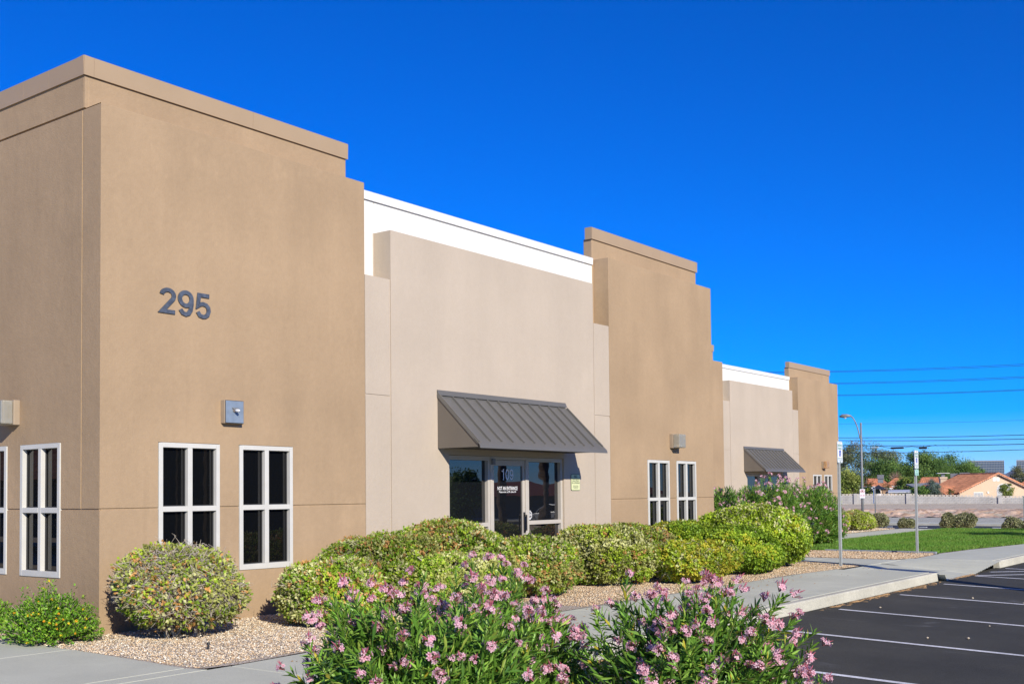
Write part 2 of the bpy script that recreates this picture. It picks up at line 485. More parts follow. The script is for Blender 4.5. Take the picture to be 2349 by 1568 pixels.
def digit_on(mb, ch, T, u0, u1, z0, z1, depth=0.0, w=.148):
    for pk, (path, closed) in enumerate(DIGITS[ch]):
        lift = pk*.0015
        p = np.array(path); n = len(p); L = []
        for i in range(n):
            a = p[i-1] if (i or closed) else p[i]; b = p[(i+1) % n] if (i < n-1 or closed) else p[i]
            d1 = p[i]-a; d2 = b-p[i]
            d1 = d1/(np.linalg.norm(d1)+1e-9); d2 = d2/(np.linalg.norm(d2)+1e-9)
            if np.linalg.norm(p[i]-a) < 1e-6: d1 = d2
            if np.linalg.norm(b-p[i]) < 1e-6: d2 = d1
            m = d1+d2; m = m/(np.linalg.norm(m)+1e-9); nn = np.array([-m[1], m[0]])
            k = 1/max(.45, abs(nn@np.array([-d1[1], d1[0]])))
            L.append((p[i]+nn*w/2*k, p[i]-nn*w/2*k))
        f = lambda q, d: T(u0+(u1-u0)*q[0]/.62, d+lift, z0+(z1-z0)*q[1])
        m_ = n if closed else n-1
        vs = [f(q, depth) for pr in L for q in pr]+([f(q, 0) for pr in L for q in pr] if depth else [])
        fs = []; N2 = 2*n
        for i in range(m_):
            j = (i+1) % n; fs.append((2*i, 2*i+1, 2*j+1, 2*j))
            if depth: fs += [(2*i, 2*j, N2+2*j, N2+2*i), (2*i+1, N2+2*i+1, N2+2*j+1, 2*j+1)]
        if depth and not closed: fs += [(0, N2, N2+1, 1), (2*n-2, 2*n-1, N2+2*n-1, N2+2*n-2)]
        mb.add(vs, fs)

def rrect(u0, u1, z0, z1, r, n=5):
    out = []
    for (cu, cz, a) in ((u1-r, z1-r, 0), (u0+r, z1-r, 90), (u0+r, z0+r, 180), (u1-r, z0+r, 270)):
        for i in range(n+1):
            t = R(a+90*i/n)
            out.append((cu+r*math.cos(t), cz+r*math.sin(t)))
    return out

def plate(mb, T, prof, d0, d1):
    n = len(prof)
    vs = [T(u, d0, z) for u, z in prof]+[T(u, d1, z) for u, z in prof]
    mb.add(vs, [tuple(range(n)), tuple(range(2*n-1, n-1, -1))]+[(i, (i+1) % n, n+(i+1) % n, n+i) for i in range(n)])

def hwall(mb, T, us, zs, depth, D, close=(True, True, True, True)):
    """wall as a height field: cell (i,j) lies depth(u,z) behind the face; None = open down to D.
    close = left, right, bottom, top edges get side faces"""
    us = sorted(set(round(u, 4) for u in us)); zs = sorted(set(round(z, 4) for z in zs))
    nu, nz = len(us)-1, len(zs)-1
    dep = [[depth((us[i]+us[i+1])/2, (zs[j]+zs[j+1])/2) for j in range(nz)] for i in range(nu)]
    idx = {}
    def V(u, d, z):
        k = (round(u, 4), round(d, 4), round(z, 4))
        if k not in idx:
            idx[k] = len(mb.v); mb.v.append(tuple(map(float, T(*k))))
        return idx[k]
    def face(*q):
        mb.f.append([V(*p) for p in q]); mb.m.append(mb.k)
    def val(i, j):
        if i < 0: return D if close[0] else dep[0][j]
        if i >= nu: return D if close[1] else dep[nu-1][j]
        if j < 0: return D if close[2] else dep[i][0]
        if j >= nz: return D if close[3] else dep[i][nz-1]
        return dep[i][j]
    g = lambda x: D if x is None else x
    for i in range(nu):
        for j in range(nz):
            d = dep[i][j]
            if d is not None and d < D:
                face((us[i], d, zs[j]), (us[i+1], d, zs[j]), (us[i+1], d, zs[j+1]), (us[i], d, zs[j+1]))
    for i in range(nu+1):
        for j in range(nz):
            a, b = g(val(i-1, j)), g(val(i, j))
            if i == 0 and not close[0]: a = b
            if i == nu and not close[1]: b = a
            if abs(a-b) > 1e-5:
                q = [(us[i], a, zs[j]), (us[i], b, zs[j]), (us[i], b, zs[j+1]), (us[i], a, zs[j+1])]
                face(*q)
    for i in range(nu):
        for j in range(nz+1):
            a, b = g(val(i, j-1)), g(val(i, j))
            if j == 0 and not close[2]: a = b
            if j == nz and not close[3]: b = a
            if abs(a-b) > 1e-5:
                q = [(us[i], a, zs[j]), (us[i+1], a, zs[j]), (us[i+1], b, zs[j]), (us[i], b, zs[j])]
                face(*q)

def fix_normals(o):
    bm = bmesh.new(); bm.from_mesh(o.data)
    bmesh.ops.remove_doubles(bm, verts=bm.verts, dist=0.0005)
    bmesh.ops.recalc_face_normals(bm, faces=bm.faces)
    bm.to_mesh(o.data); bm.free()

#=================================================================== SETTING: ground, street, lot, beds
rng = np.random.RandomState(7)
def terr(x, y):
    xs = [-1e9, 45.4, 45.6, 52, 62, 66, 82.7, 82.9, 86, 101.5, 102.6, 104.5, 107, 120, 136, 141, 160, 400, 1e9]
    zs = [-1.1, -1.1, -0.03, -0.35, -0.98, -1.05, -1.05, -1.06, -1.0, -0.92, -0.75, -0.42, -0.30, -0.15, -0.04, -0.9, -1.0, -1.0, -1.0]
    return np.interp(x, xs, zs)
def grid_sheet(name, xs, ys, zf, mat, rough=0, smooth=True):
    X, Y = np.meshgrid(xs, ys, indexing='ij')
    Z = zf(X, Y)
    if rough: Z = Z+rng.uniform(-rough, rough, Z.shape)
    nx, ny = X.shape
    V = np.stack([X, Y, Z], -1).reshape(-1, 3)
    i, j = np.meshgrid(np.arange(nx-1), np.arange(ny-1), indexing='ij')
    a = (i*ny+j).ravel()
    F = np.stack([a, a+ny, a+ny+1, a+1], -1)
    me = np_mesh(name, V, F, (0, 0, 0), smooth=smooth)
    return props(link_mesh(name, me, mat), kind='structure')
gx = np.unique(np.concatenate([np.array([-9000, -3000, -800, -200, -60, 0, 30, 45.4, 45.6, 48, 52, 57, 62, 66, 82.7, 82.9, 86, 92, 101.5, 102.6, 104.5, 107, 112, 120, 131, 140, 160, 220, 400, 1000, 3000, 9000, 14000.])]))
gy = np.array([-9000, -3000, -800, -200, -60, -30, 0, 15, 30, 45, 60, 100, 200, 800, 3000, 9000.])
grid_sheet('ground', gx, gy, lambda X, Y: terr(X, Y), M_DIRT, smooth=False)
# dirt bank along the far side of the street, in ragged relief
by = np.arange(-10, 95, 0.35); bx = np.linspace(101.2, 107.4, 16)
def bankz(X, Y):
    n = 0.16*np.sin(Y*1.7+np.sin(X*2.1)*2)+0.13*np.sin(Y*3.9+X*2.7)+0.10*np.sin(Y*7.3-X*4.4)
    return terr(X+n*2.2, Y)+0.03+0.25*n*np.clip((X-101.2)*(107.4-X)/9, 0, 1)
grid_sheet('dirt_bank', bx, by, bankz, M_BANK, 0.07)
grid_sheet('gravel_verge', np.array([86.0, 90, 95, 101.4]), np.array([-20, 0, 30, 60, 100.]), lambda X, Y: terr(X, Y)+0.012, M_GREYGR, smooth=False)
grid_sheet('street', np.array([62.5, 66, 74, 82.6]), np.array([-120, -40, 0, 30, 60, 160.]), lambda X, Y: terr(X, Y)+0.02, M_ROAD)
mb = MB(); mb.box(82.6, 82.8, -60, 110, -1.2, -0.88)
k = mb.build('far_kerb', M_KERB); props(k, kind='structure')
mb = MB(); mb.box(82.8, 85.9, -60, 110, -1.2, -0.885)
k = mb.build('far_pavement', M_CONC); props(k, kind='structure')
st = bpy.data.objects['street']
for i in range(26):                                    # raised lane markers and dashes
    for xx, mt, wd in ((71.2, M_YPAINT, 0.10), (74.9, M_YPAINT, 0.10), (78.6, M_PAINT, 0.12)):
        y = 2+i*2.4
        z = float(terr(xx, y))
        mb = MB(); mb.box(xx-wd, xx+wd, y, y+(0.35 if mt is M_YPAINT else 0.5), z+0.022, z+0.05)
        mb.build('road_marker', mt, st)

# parking lot, falling away from the kerb
def lotz(X, Y): return np.maximum(-0.15-0.033*(6.4-Y), -0.75)
grid_sheet('parking_lot', np.array([-30, -10, 0, 10, 20, 30, 44.]), np.array([-40, -25, -11.8, -5, 0, 3, 6.36]), lotz, M_ASPH)
lot = bpy.data.objects['parking_lot']
def line(x0, y0, x1, y1, wd=0.10):
    d = np.array([x1-x0, y1-y0]); L = np.linalg.norm(d); d /= L; n = np.array([-d[1], d[0]])*wd/2
    N = max(2, int(L/0.25)); vs = []; r = np.random.RandomState(int(abs(x0*100))+3)
    for i in range(N+1):
        p = np.array([x0, y0])+d*L*i/N
        for s in (1, -1):
            q = p+s*n*(1+r.uniform(-.07, .07)); vs.append((q[0], q[1], float(lotz(q[0], q[1]))+0.005))
    mb = MB(); mb.add(vs, [(2*i, 2*i+1, 2*i+3, 2*i+2) for i in range(N)])
    mb.build('parking_line', M_PAINT, lot)
for x in (5.3, 8.0, 10.70, 13.30, 16.0, 18.75, 21.25): line(x, 6.1, x, 0.6)
line(23.5, 6.12, 23.9, 0.7)
line(26.05, 6.15, 26.3, 0.7)
line(23.62, 6.13, 24.9, 5.3, 0.09); line(24.75, 6.15, 26.1, 5.25, 0.09)
line(23.75, 5.2, 26.1, 3.6, 0.09)
for x in (28.8, 31.5, 34.2): line(x, 6.1, x, 0.6)

# gravel beds
def poly_sheet(name, pts, z, mat, kind='structure'):
    mb = MB(); mb.add([(x, y, z) for x, y in pts], [tuple(range(len(pts)))])
    return props(mb.build(name, mat), kind=kind)
BED = [(6.60, 20), (6.55, 11.36), (6.52, 10.61), (6.42, 9.71), (6.38, 8.98), (6.40, 8.71), (6.50, 8.56), (6.87, 8.50), (7.36, 8.54), (7.91, 8.60),
       (10, 8.62), (17.6, 8.50), (20, 8.52), (21.9, 8.36), (23.2, 8.28), (23.55, 8.5), (23.8, 9.3), (23.9, 12.5), (23.9, 18.1), (18, 18.1), (8, 18.1)]
poly_sheet('gravel_bed', BED, 0.004, M_GRAV)
poly_sheet('gravel_strip', [(25.45, 13.2), (25.42, 8.4), (26.2, 8.14), (27.6, 8.14), (28.3, 8.3), (28.45, 11.2), (28.8, 13.2)], 0.004, M_GRAV2)
poly_sheet('far_gravel_bed', [(25.4, 14.85), (45.5, 14.85), (46.3, 16), (47, 19), (25.4, 18.3)], 0.004, M_GRAV)
poly_sheet('lawn_soil', [(28.6, 11.2), (28.45, 8.25), (30.97, 8.05), (34.15, 7.55), (38, 7.2), (47, 7.2), (46.2, 10.2), (45.6, 13.15), (28.8, 13.15)], 0.002, M_SOIL)

# concrete pavements: separate slabs with tooled joints over a bedding sheet
walk = poly_sheet('sidewalk', [(-4, 6.52), (23, 6.52), (23, 8.1), (6.7, 8.3), (6.3, 8.8), (6.3, 20), (-4, 20)], -0.022, M_CONC)
def slab(pts, z=0.006, par=walk, th=0.03, nm='slab'):
    g = 0.006
    c = np.mean(pts, 0)
    P = []
    for x, y in pts:
        P.append((x+(g if x < c[0] else -g), y+(g if y < c[1] else -g)))
    mb = MB(); mb.prism([(x, y, z-th) for x, y in P], (0, 0, th))
    return mb.build(nm, M_CONC, par, bevel=0.007, seg=2)
ys_ = [6.52, 8.47, 8.72, 10.82, 12.95, 15.05, 17.2, 19.3]
for a, b in zip(ys_[1:-1], ys_[2:]):
    for xa, xb in ((0.2, 2.3), (2.3, 4.45), (4.45, 6.5)):
        if xb == 6.5:
            e0 = np.interp(a, [8.4, 8.7, 9, 9.7, 10.6, 11.4, 20], [6.5, 6.41, 6.39, 6.42, 6.52, 6.56, 6.6])
            e1 = np.interp(b, [8.4, 8.7, 9, 9.7, 10.6, 11.4, 20], [6.5, 6.41, 6.39, 6.42, 6.52, 6.56, 6.6])
            slab([(xa, a), (e0, a), (e1, b), (xa, b)])
        else: slab([(xa, a), (xb, a), (xb, b), (xa, b)])
xs_ = [-1.0, 0.9, 2.8, 4.6, 6.73, 8.6, 10.6, 12.6, 14.6, 16.6, 18.6, 20.3, 21.85]
for a, b in zip(xs_[:-1], xs_[1:]):
    ya = np.interp(a, [6.4, 6.9, 8, 17.6, 20, 21.9], [8.47, 8.47, 8.6, 8.5, 8.52, 8.37]); yb = np.interp(b, [6.4, 6.9, 8, 17.6, 20, 21.9], [8.47, 8.47, 8.6, 8.5, 8.52, 8.37])
    slab([(a, 6.53), (b, 6.53), (b, yb), (a, ya)])
# kerb pieces
kerb = thing('kerb', (10, 6.44, -0.2), None, None); props(kerb, kind='structure')
kx = [-4, -1, 2, 5, 8, 10.9, 13.8, 16.35, 18.2, 20.05, 21.85]
for a, b in zip(kx[:-1], kx[1:]):
    mb = MB(); mb.prism([(a+.004, 6.36, -0.24), (a+.004, 6.385, -0.02), (a+.004, 6.40, 0.004), (a+.004, 6.522, 0.006), (a+.004, 6.522, -0.24)], (b-a-.008, 0, 0))
    mb.build('kerb_stone', M_KERB, kerb, bevel=0.012)
for a, b in ((26.1, 29), (29, 32), (32, 35), (35, 38), (38, 41), (41, 44)):
    mb = MB(); mb.prism([(a+.004, 6.26, -0.24), (a+.004, 6.285, -0.02), (a+.004, 6.30, 0.004), (a+.004, 6.422, 0.006), (a+.004, 6.422, -0.24)], (b-a-.008, 0, 0))
    mb.build('kerb_stone', M_KERB, kerb, bevel=0.012)
# kerb ramp with a grooved flare
def rampz(X, Y):
    px = np.interp(X, [21.86, 21.98, 24.0, 26.1], [0.25, 1, 1, 0.0])
    return 0.004-0.152*px*np.clip((8.15-Y)/1.85, 0, 1)
xs = np.concatenate([[21.86, 21.92, 21.98], np.linspace(22.2, 23.9, 8)])
ys = np.linspace(6.25, 8.22, 14)
grid_sheet('kerb_ramp', xs, ys, rampz, M_CONC)
xs = np.arange(24.0, 26.11, 0.03)
def flarez(X, Y):
    return rampz(X, Y)-0.012*((X*10/1.6) % 1.0 < 0.22)*(Y < 7.9)
grid_sheet('ramp_flare', xs, ys, flarez, M_CONC)
walk2 = poly_sheet('far_sidewalk', [(23.3, 8.2), (26.1, 8.2), (26.1, 6.42), (44, 6.42), (44, 7.3), (38, 7.3), (28.2, 8.2), (25.3, 8.6), (25.3, 18), (24, 18)], -0.022, M_CONC)
for P in ([(23.3, 8.24), (25.46, 8.24), (25.44, 9.9), (23.92, 9.9)], [(23.92, 9.9), (25.44, 9.9), (25.44, 11.6), (23.95, 11.6)], [(23.95, 11.6), (25.44, 11.6), (25.44, 13.25), (23.95, 13.25)],
          [(25.46, 8.24), (26.12, 8.24), (26.12, 8.13), (25.46, 8.36)],
          [(26.12, 6.43), (28.3, 6.43), (28.3, 8.2), (26.12, 8.13)], [(28.3, 6.43), (30.5, 6.43), (30.5, 8.08), (28.3, 8.24)], [(30.5, 6.43), (32.7, 6.43), (32.7, 7.78), (30.5, 8.08)],
          [(32.7, 6.43), (34.9, 6.43), (34.9, 7.5), (32.7, 7.78)], [(34.9, 6.43), (38, 6.43), (38, 7.2), (34.9, 7.5)], [(38, 6.43), (44, 6.43), (44, 7.2), (38, 7.2)]):
    slab(P, par=walk2)
for a, b in zip(np.arange(24, 46, 2.0), np.arange(26, 48, 2.0)):
    slab([(a, 13.25), (b, 13.25), (b, 14.82), (a, 14.82)], par=walk2)
# mow strip stones between strip and lawn
ms = thing('lawn_edging', (28.5, 9.5, 0), None, None); props(ms, kind='structure')
for a in np.arange(8.32, 11.2, 0.32):
    mb = MB(); mb.box(28.38, 28.5, a, a+0.305, -0.02, 0.045)
    mb.build('edging_brick', mat_plain('edging_grey', (0.25, 0.27, 0.29), 0.9), ms, bevel=0.008)

# ------------------------------------------------------------------ scattered ground stuff
def inside(px, py, poly):
    c = np.zeros(len(px), bool); n = len(poly)
    for i in range(n):
        x0, y0 = poly[i]; x1, y1 = poly[(i+1) % n]
        if y0 == y1: continue
        c ^= ((y0 > py) != (y1 > py)) & (px < (x1-x0)*(py-y0)/(y1-y0)+x0)
    return c
OCT = np.array([[1,0,0],[-1,0,0],[0,1,0],[0,-1,0],[0,0,1],[0,0,-1]], float)
OCF = np.array([[0,2,4],[2,1,4],[1,3,4],[3,0,4],[2,0,5],[1,2,5],[3,1,5],[0,3,5]])
def pebbles(name, poly, n, size, pal, zoff=0.0, seed=1):
    r = np.random.RandomState(seed); P = np.array(poly)
    lo, hi = P.min(0), P.max(0)
    x = r.uniform(lo[0], hi[0], n*3); y = r.uniform(lo[1], hi[1], n*3)
    k = inside(x, y, poly); x, y = x[k][:n], y[k][:n]; n = len(x)
    s = size*r.uniform(0.5, 1.25, (n, 1, 1))*r.uniform(0.6, 1.25, (n, 6, 1))
    V = OCT[None]*s*np.array([1, 1, 0.62])
    a = r.uniform(0, 6.28, n); ca, sa = np.cos(a), np.sin(a)
    V = np.stack([V[..., 0]*ca[:, None]-V[..., 1]*sa[:, None], V[..., 0]*sa[:, None]+V[..., 1]*ca[:, None], V[..., 2]], -1)
    V += np.stack([x, y, zoff+size*0.25+r.uniform(0, size*.5, n)], -1)[:, None]
    F = (OCF[None]+6*np.arange(n)[:, None, None]).reshape(-1, 3)
    pal = np.minimum(np.array(pal)*np.array([1.2, 1.23, 1.2]), .85); c = pal[r.randint(0, len(pal), n)]*r.uniform(0.8, 1.2, (n, 1))
    me = np_mesh(name, V.reshape(-1, 3), F, (0, 0, 0), np.repeat(c, 6, 0))
    o = link_mesh(name, me, mat_leaf('pebble', 0.9, 0.0))
    return props(o, kind='stuff')
PAL_G = [(0.58, 0.48, 0.35), (0.47, 0.36, 0.24), (0.42, 0.28, 0.16), (0.66, 0.60, 0.50), (0.52, 0.40, 0.28), (0.36, 0.30, 0.25), (0.60, 0.44, 0.28)]
PAL_B = [(0.50, 0.36, 0.22), (0.42, 0.28, 0.16), (0.56, 0.43, 0.28), (0.62, 0.51, 0.37), (0.35, 0.25, 0.16), (0.48, 0.32, 0.19)]
props(pebbles('gravel', [(6.45, 13), (6.5, 11), (6.45, 8.62), (7.9, 8.62), (11.5, 8.66), (11.5, 11.6), (7.36, 11.62), (7.3, 13)], 26000, 0.0125, PAL_G, 0.004, 2), 'pale tan gravel spread in the planting bed by the near corner', 'gravel')
props(pebbles('gravel', [(13, 8.62), (17.6, 8.52), (20, 8.54), (21.9, 8.38), (23.2, 8.30), (23.5, 8.55), (23.75, 9.3), (23.8, 11), (13, 11)], 24000, 0.014, PAL_B, 0.004, 3), 'brown gravel in the bed beside the row of green hedges', 'gravel')
props(pebbles('gravel', [(25.5, 12.5), (25.48, 8.42), (26.2, 8.18), (27.6, 8.18), (28.25, 8.32), (28.4, 12.5)], 7000, 0.019, PAL_B, 0.004, 4), 'brown gravel strip at the foot of the farther signpost', 'gravel')
props(pebbles('gravel', [(33, 14.9), (45.5, 14.9), (46, 16.2), (33, 16.6)], 5000, 0.025, PAL_G, 0.004, 5), 'tan gravel beyond the far walkway under the clipped hedges', 'gravel')
# grass
def grass():
    r = np.random.RandomState(11)
    poly = [(28.62, 11.2), (28.52, 8.3), (30.97, 8.1), (34.15, 7.6), (38, 7.25), (47, 7.25), (46.2, 10.2), (45.6, 13.1), (28.8, 13.1)]
    n = 120000
    x = r.uniform(28.5, 47, n); y = r.uniform(7.2, 13.2, n)
    k = inside(x, y, poly); x, y = x[k], y[k]; n = len(x)
    a = r.uniform(0, 6.28, n); h = r.uniform(0.035, 0.085, n)*(1+0.3*np.sin(x*1.3)*np.sin(y*1.7)); wd = r.uniform(0.007, 0.013, n)
    b = np.stack([x, y, np.zeros(n)+0.002], -1)
    s = np.stack([np.cos(a), np.sin(a), np.zeros(n)], -1)*wd[:, None]
    t = b+np.stack([r.normal(0, .022, n), r.normal(0, .022, n), h], -1)
    V = np.stack([b-s, b+s, t], 1).reshape(-1, 3)
    F = np.arange(3*n).reshape(-1, 3)
    base = np.array([0.13, 0.30, 0.03]); yel = np.array([0.30, 0.34, 0.07])
    f = np.clip(r.normal(0.12, 0.2, n)+0.12*np.sin(x*0.9+y*2.1), 0, 1)[:, None]
    c = (base*(1-f)+yel*f)*r.uniform(0.7, 1.25, (n, 1))
    me = np_mesh('grass', V, F, (0, 0, 0), np.repeat(c, 3, 0))
    props(link_mesh('grass', me, M_GRASS), 'mown green lawn grass between the two far walkways', 'grass', kind='stuff')
grass()
# pine-needle litter and stray stones along the kerb
r = np.random.RandomState(5)
mb = MB()
for i in range(420):
    cx = r.choice([17.2, 17.9, 18.4, 19.4, 20.2, 20.9, 22.5, 23.1, 23.4, 16.4, 9.4])+r.normal(0, .28); cy = 6.30-abs(r.normal(0, .06))
    a = r.normal(0, .5); L = r.uniform(.05, .14); z = float(lotz(cx, cy))+0.008
    d = np.array([math.cos(a), math.sin(a), 0])*L/2; n = np.array([-math.sin(a), math.cos(a), 0])*0.004
    c = np.array([cx, cy, z])
    mb.add([c-d-n, c+d-n, c+d+n+(0, 0, .006), c-d+n], [(0, 1, 2, 3)])
for i in range(150):
    cx = r.uniform(7, 23); cy = 8.45-abs(r.normal(0, .5)); a = r.uniform(0, 6.28); L = r.uniform(.02, .05)
    d = np.array([math.cos(a), math.sin(a), 0])*L/2; n = np.array([-math.sin(a), math.cos(a), 0])*.007; c = np.array([cx, cy, .010])
    mb.add([c-d-n, c+d-n, c+d+n+(0, 0, .008), c-d+n], [(0, 1, 2, 3)])
o = mb.build('leaf_litter', mat_plain('dry_needles', (0.40, 0.24, 0.10), 0.9)); props(o, 'dry brown pine needles drifted along the foot of the kerb', 'leaf litter', kind='stuff')
stones = [(16.6, 5.7), (19.0, 5.0), (13.9, 4.2), (14.2, 3.8), (15.6, 3.9), (18.9, 4.2), (9.9, 5.6), (12.6, 4.9)]
lbl = ['small pale stone lying on the asphalt near the kerb end of a parking line', 'loose pale pebble on the asphalt between two white parking lines', 'brown pebble on the open asphalt of the nearest visible bay',
       'pale chip lying close beside a white parking line', 'light pebble on the asphalt right of the pink oleander', 'tiny white chip far out on the asphalt', 'pale pebble on the asphalt between the two oleander bushes', 'small tan stone on the asphalt beside the oleander leaves']
for (x, y), l in zip(stones, lbl):
    z = float(lotz(x, y)); s = r.uniform(.02, .032)
    mb = MB(); vv = OCT*s*r.uniform(.6, 1.2, (6, 1))*np.array([1, 1, .7])+np.array([x, y, z+s*.5])
    mb.add(vv, [tuple(f) for f in OCF])
    o = mb.build('stone', mat_plain('pale_stone', (0.5, 0.42, 0.3), 0.9), loc=(x, y, z), bevel=0.004); props(o, l, 'stone', 'stray stones on the asphalt')
#=================================================================== THE OFFICE BUILDING
Y0, Y1 = 11.647, 12.0
X0 = 7.36
bld = thing('office_building', (X0, Y0, 0), 'near tan and cream stucco office block with numerals 295 and door 109', 'building')
TF = lambda u, d, z: (u, Y0+d, z)          # front face
TL = lambda u, d, z: (X0+d, u, z)          # left end face (u runs along Y)
GZ = 1.462
WZ0, WZ1 = 0.63, 2.275

def tower_panel(x0, x1, wins, close=(True, True, True, True), zt=6.272):
    us = [x0, x1]+[w for q in wins for w in q]; zs = [0, GZ-.011, GZ+.011, zt, WZ0, WZ1]
    def dep(u, z):
        for a, b in wins:
            if a < u < b and WZ0 < z < WZ1: return 0.13
        if abs(z-GZ) < 0.011: return 0.014
        return 0
    mb = MB(); hwall(mb, TF, us, zs, dep, Y1-Y0+0.02, close)
    o = mb.build('tower_panel', M_TAN, bld, bevel=0.012, seg=3); fix_normals(o)
W1 = [(8.158, 9.081), (9.392, 10.316)]
W2 = [(19.975, 20.90), (21.21, 22.105)]
tower_panel(X0, 11.735, W1, (False, True, True, True))
tower_panel(18.555, 22.960, W2)

# cream pop-out with lower side strips
CX0, CX1 = 12.285, 17.985
SX0, SX1 = 11.745, 18.545
def cream():
    DO = (13.641, 16.921, 0.02, 2.24)
    us = [SX0, CX0-.011, CX0+.011, CX1-.011, CX1+.011, SX1, DO[0], DO[1]]; zs = [0, 4.895, 5.662, 3.10-.011, 3.10+.011, DO[2], DO[3]]
    def dep(u, z):
        if DO[0] < u < DO[1] and DO[2] < z < DO[3]: return 0.16
        if u < CX0-.011 or u > CX1+.011:
            if z > 4.895: return None
            if abs(z-3.10) < .011: return 0.014
            return 0.004
        if abs(u-CX0) < .011 or abs(u-CX1) < .011:
            if z > 4.895: return None if (u < CX0 or u > CX1) and False else 0.35
            return 0.016
        return 0
    mb = MB(); hwall(mb, TF, us, zs, dep, 0.352)
    o = mb.build('cream_panel', M_CREAM, bld, bevel=0.014, seg=3); fix_normals(o)
cream()

# recessed tower walls and the white parapet wall behind the pop-outs
def tower_wall(x0, x1, back, y0=Y1):
    mb = MB(); mb.box(x0, x1, y0, back, 0, 6.70)
    mb.build('tower_wall', M_TAN, bld, bevel=0.01)
mbt = MB(); mbt.box(X0+.016, 11.735-.02, Y0+.145, 12.02, 0, 6.25)
mbt.build('panel_core', M_TAN, bld)
tower_wall(X0+.05, 11.70, 12.2)
mb = MB(); mb.box(X0+.002, X0+.049, Y1, 12.021, 6.2905, 6.70); mb.build('corner_return', M_TAN, bld)
tower_wall(18.505, 22.915, 12.2)
mb = MB()
hwall(mb, lambda u, d, z: (u, Y1+.004+d, z), [11.60, 12.305-.006, 12.305+.006, 18.02-.006, 18.02+.006, 18.60], [4.5, 6.16], lambda u, z: 0.012 if min(abs(u-12.305), abs(u-18.02)) < .007 else 0, 0.2)
o = mb.build('white_parapet', M_WHITE, bld, bevel=0.004); fix_normals(o)
# sheet-metal copings in lengths, with soft upstand
def coping(name, mat, x0, x1, z0, z1, seams, y0=11.972, y1=12.26):
    cuts = [x0]+seams+[x1]
    for a, b in zip(cuts[:-1], cuts[1:]):
        mb = MB(); mb.prism([(a+.0015, y0, z0), (a+.0015, y0-.006, z1-.012), (a+.0015, y0+.012, z1), (a+.0015, y1, z1-.01), (a+.0015, y1, z0), (a+.0015, y1-.02, z0), (a+.0015, y1-.02, z1-.03), (a+.0015, y0+.03, z1-.03), (a+.0015, y0+.03, z0)], (b-a-.003, 0, 0))
        mb.build(name, mat, bld)
coping('coping', M_TANMET, 7.338, 11.72, 6.682, 6.922, [7.47, 9.9])
coping('coping', M_TANMET, 18.478, 22.94, 6.682, 6.922, [20.9], y1=12.14)
mb = MB(); mb.box(18.470, 18.4785, 11.972, 12.14, 6.682, 6.922); mb.build('coping_end_cap', M_TANMET, bld)
coping('white_coping', M_WHITEMET, 11.70, 18.50, 6.158, 6.297, [14.9], y0=11.972)

# left end wall
YB = 30.0
LW = [(12.472, 13.397), (13.718, 14.643)]
def left_wall():
    us = [Y0, Y1+.02, Y1+.042, YB]+[w for q in LW for w in q]; zs = [0, GZ-.011, GZ+.011, 6.262, 6.29, 6.70, WZ0, WZ1]
    def dep(u, z):
        for a, b in LW:
            if a < u < b and WZ0 < z < WZ1: return 0.13
        if u < Y1+.02 and z > 6.265: return None
        if abs(z-GZ) < .011: return 0.014
        if Y1+.02 < u < Y1+.042 and GZ < z < 6.27: return 0.016
        if 6.262 < z < 6.29: return 0.025
        return 0
    mb = MB(); hwall(mb, TL, us, zs, dep, 0.3, (False, True, True, True))
    o = mb.build('end_wall', M_TAN, bld, bevel=0.010, seg=2); fix_normals(o)
left_wall()
cuts = [11.977, 12.75, 13.35, 16.5, 20, 24, YB]
for a, b in zip(cuts[:-1], cuts[1:]):
    mb = MB(); mb.prism([(7.338, a+.0015, 6.682), (7.332, a+.0015, 6.91), (7.35, a+.0015, 6.922), (7.62, a+.0015, 6.912), (7.62, a+.0015, 6.682)], (0, b-a-.003, 0))
    mb.build('coping', M_TANMET, bld)
mb = MB(); mb.box(7.7, 22.9, 12.22, 29.8, 0, 5.6); mb.build('roof', mat_plain('roof_membrane', (0.5, 0.5, 0.48), 0.8), bld)

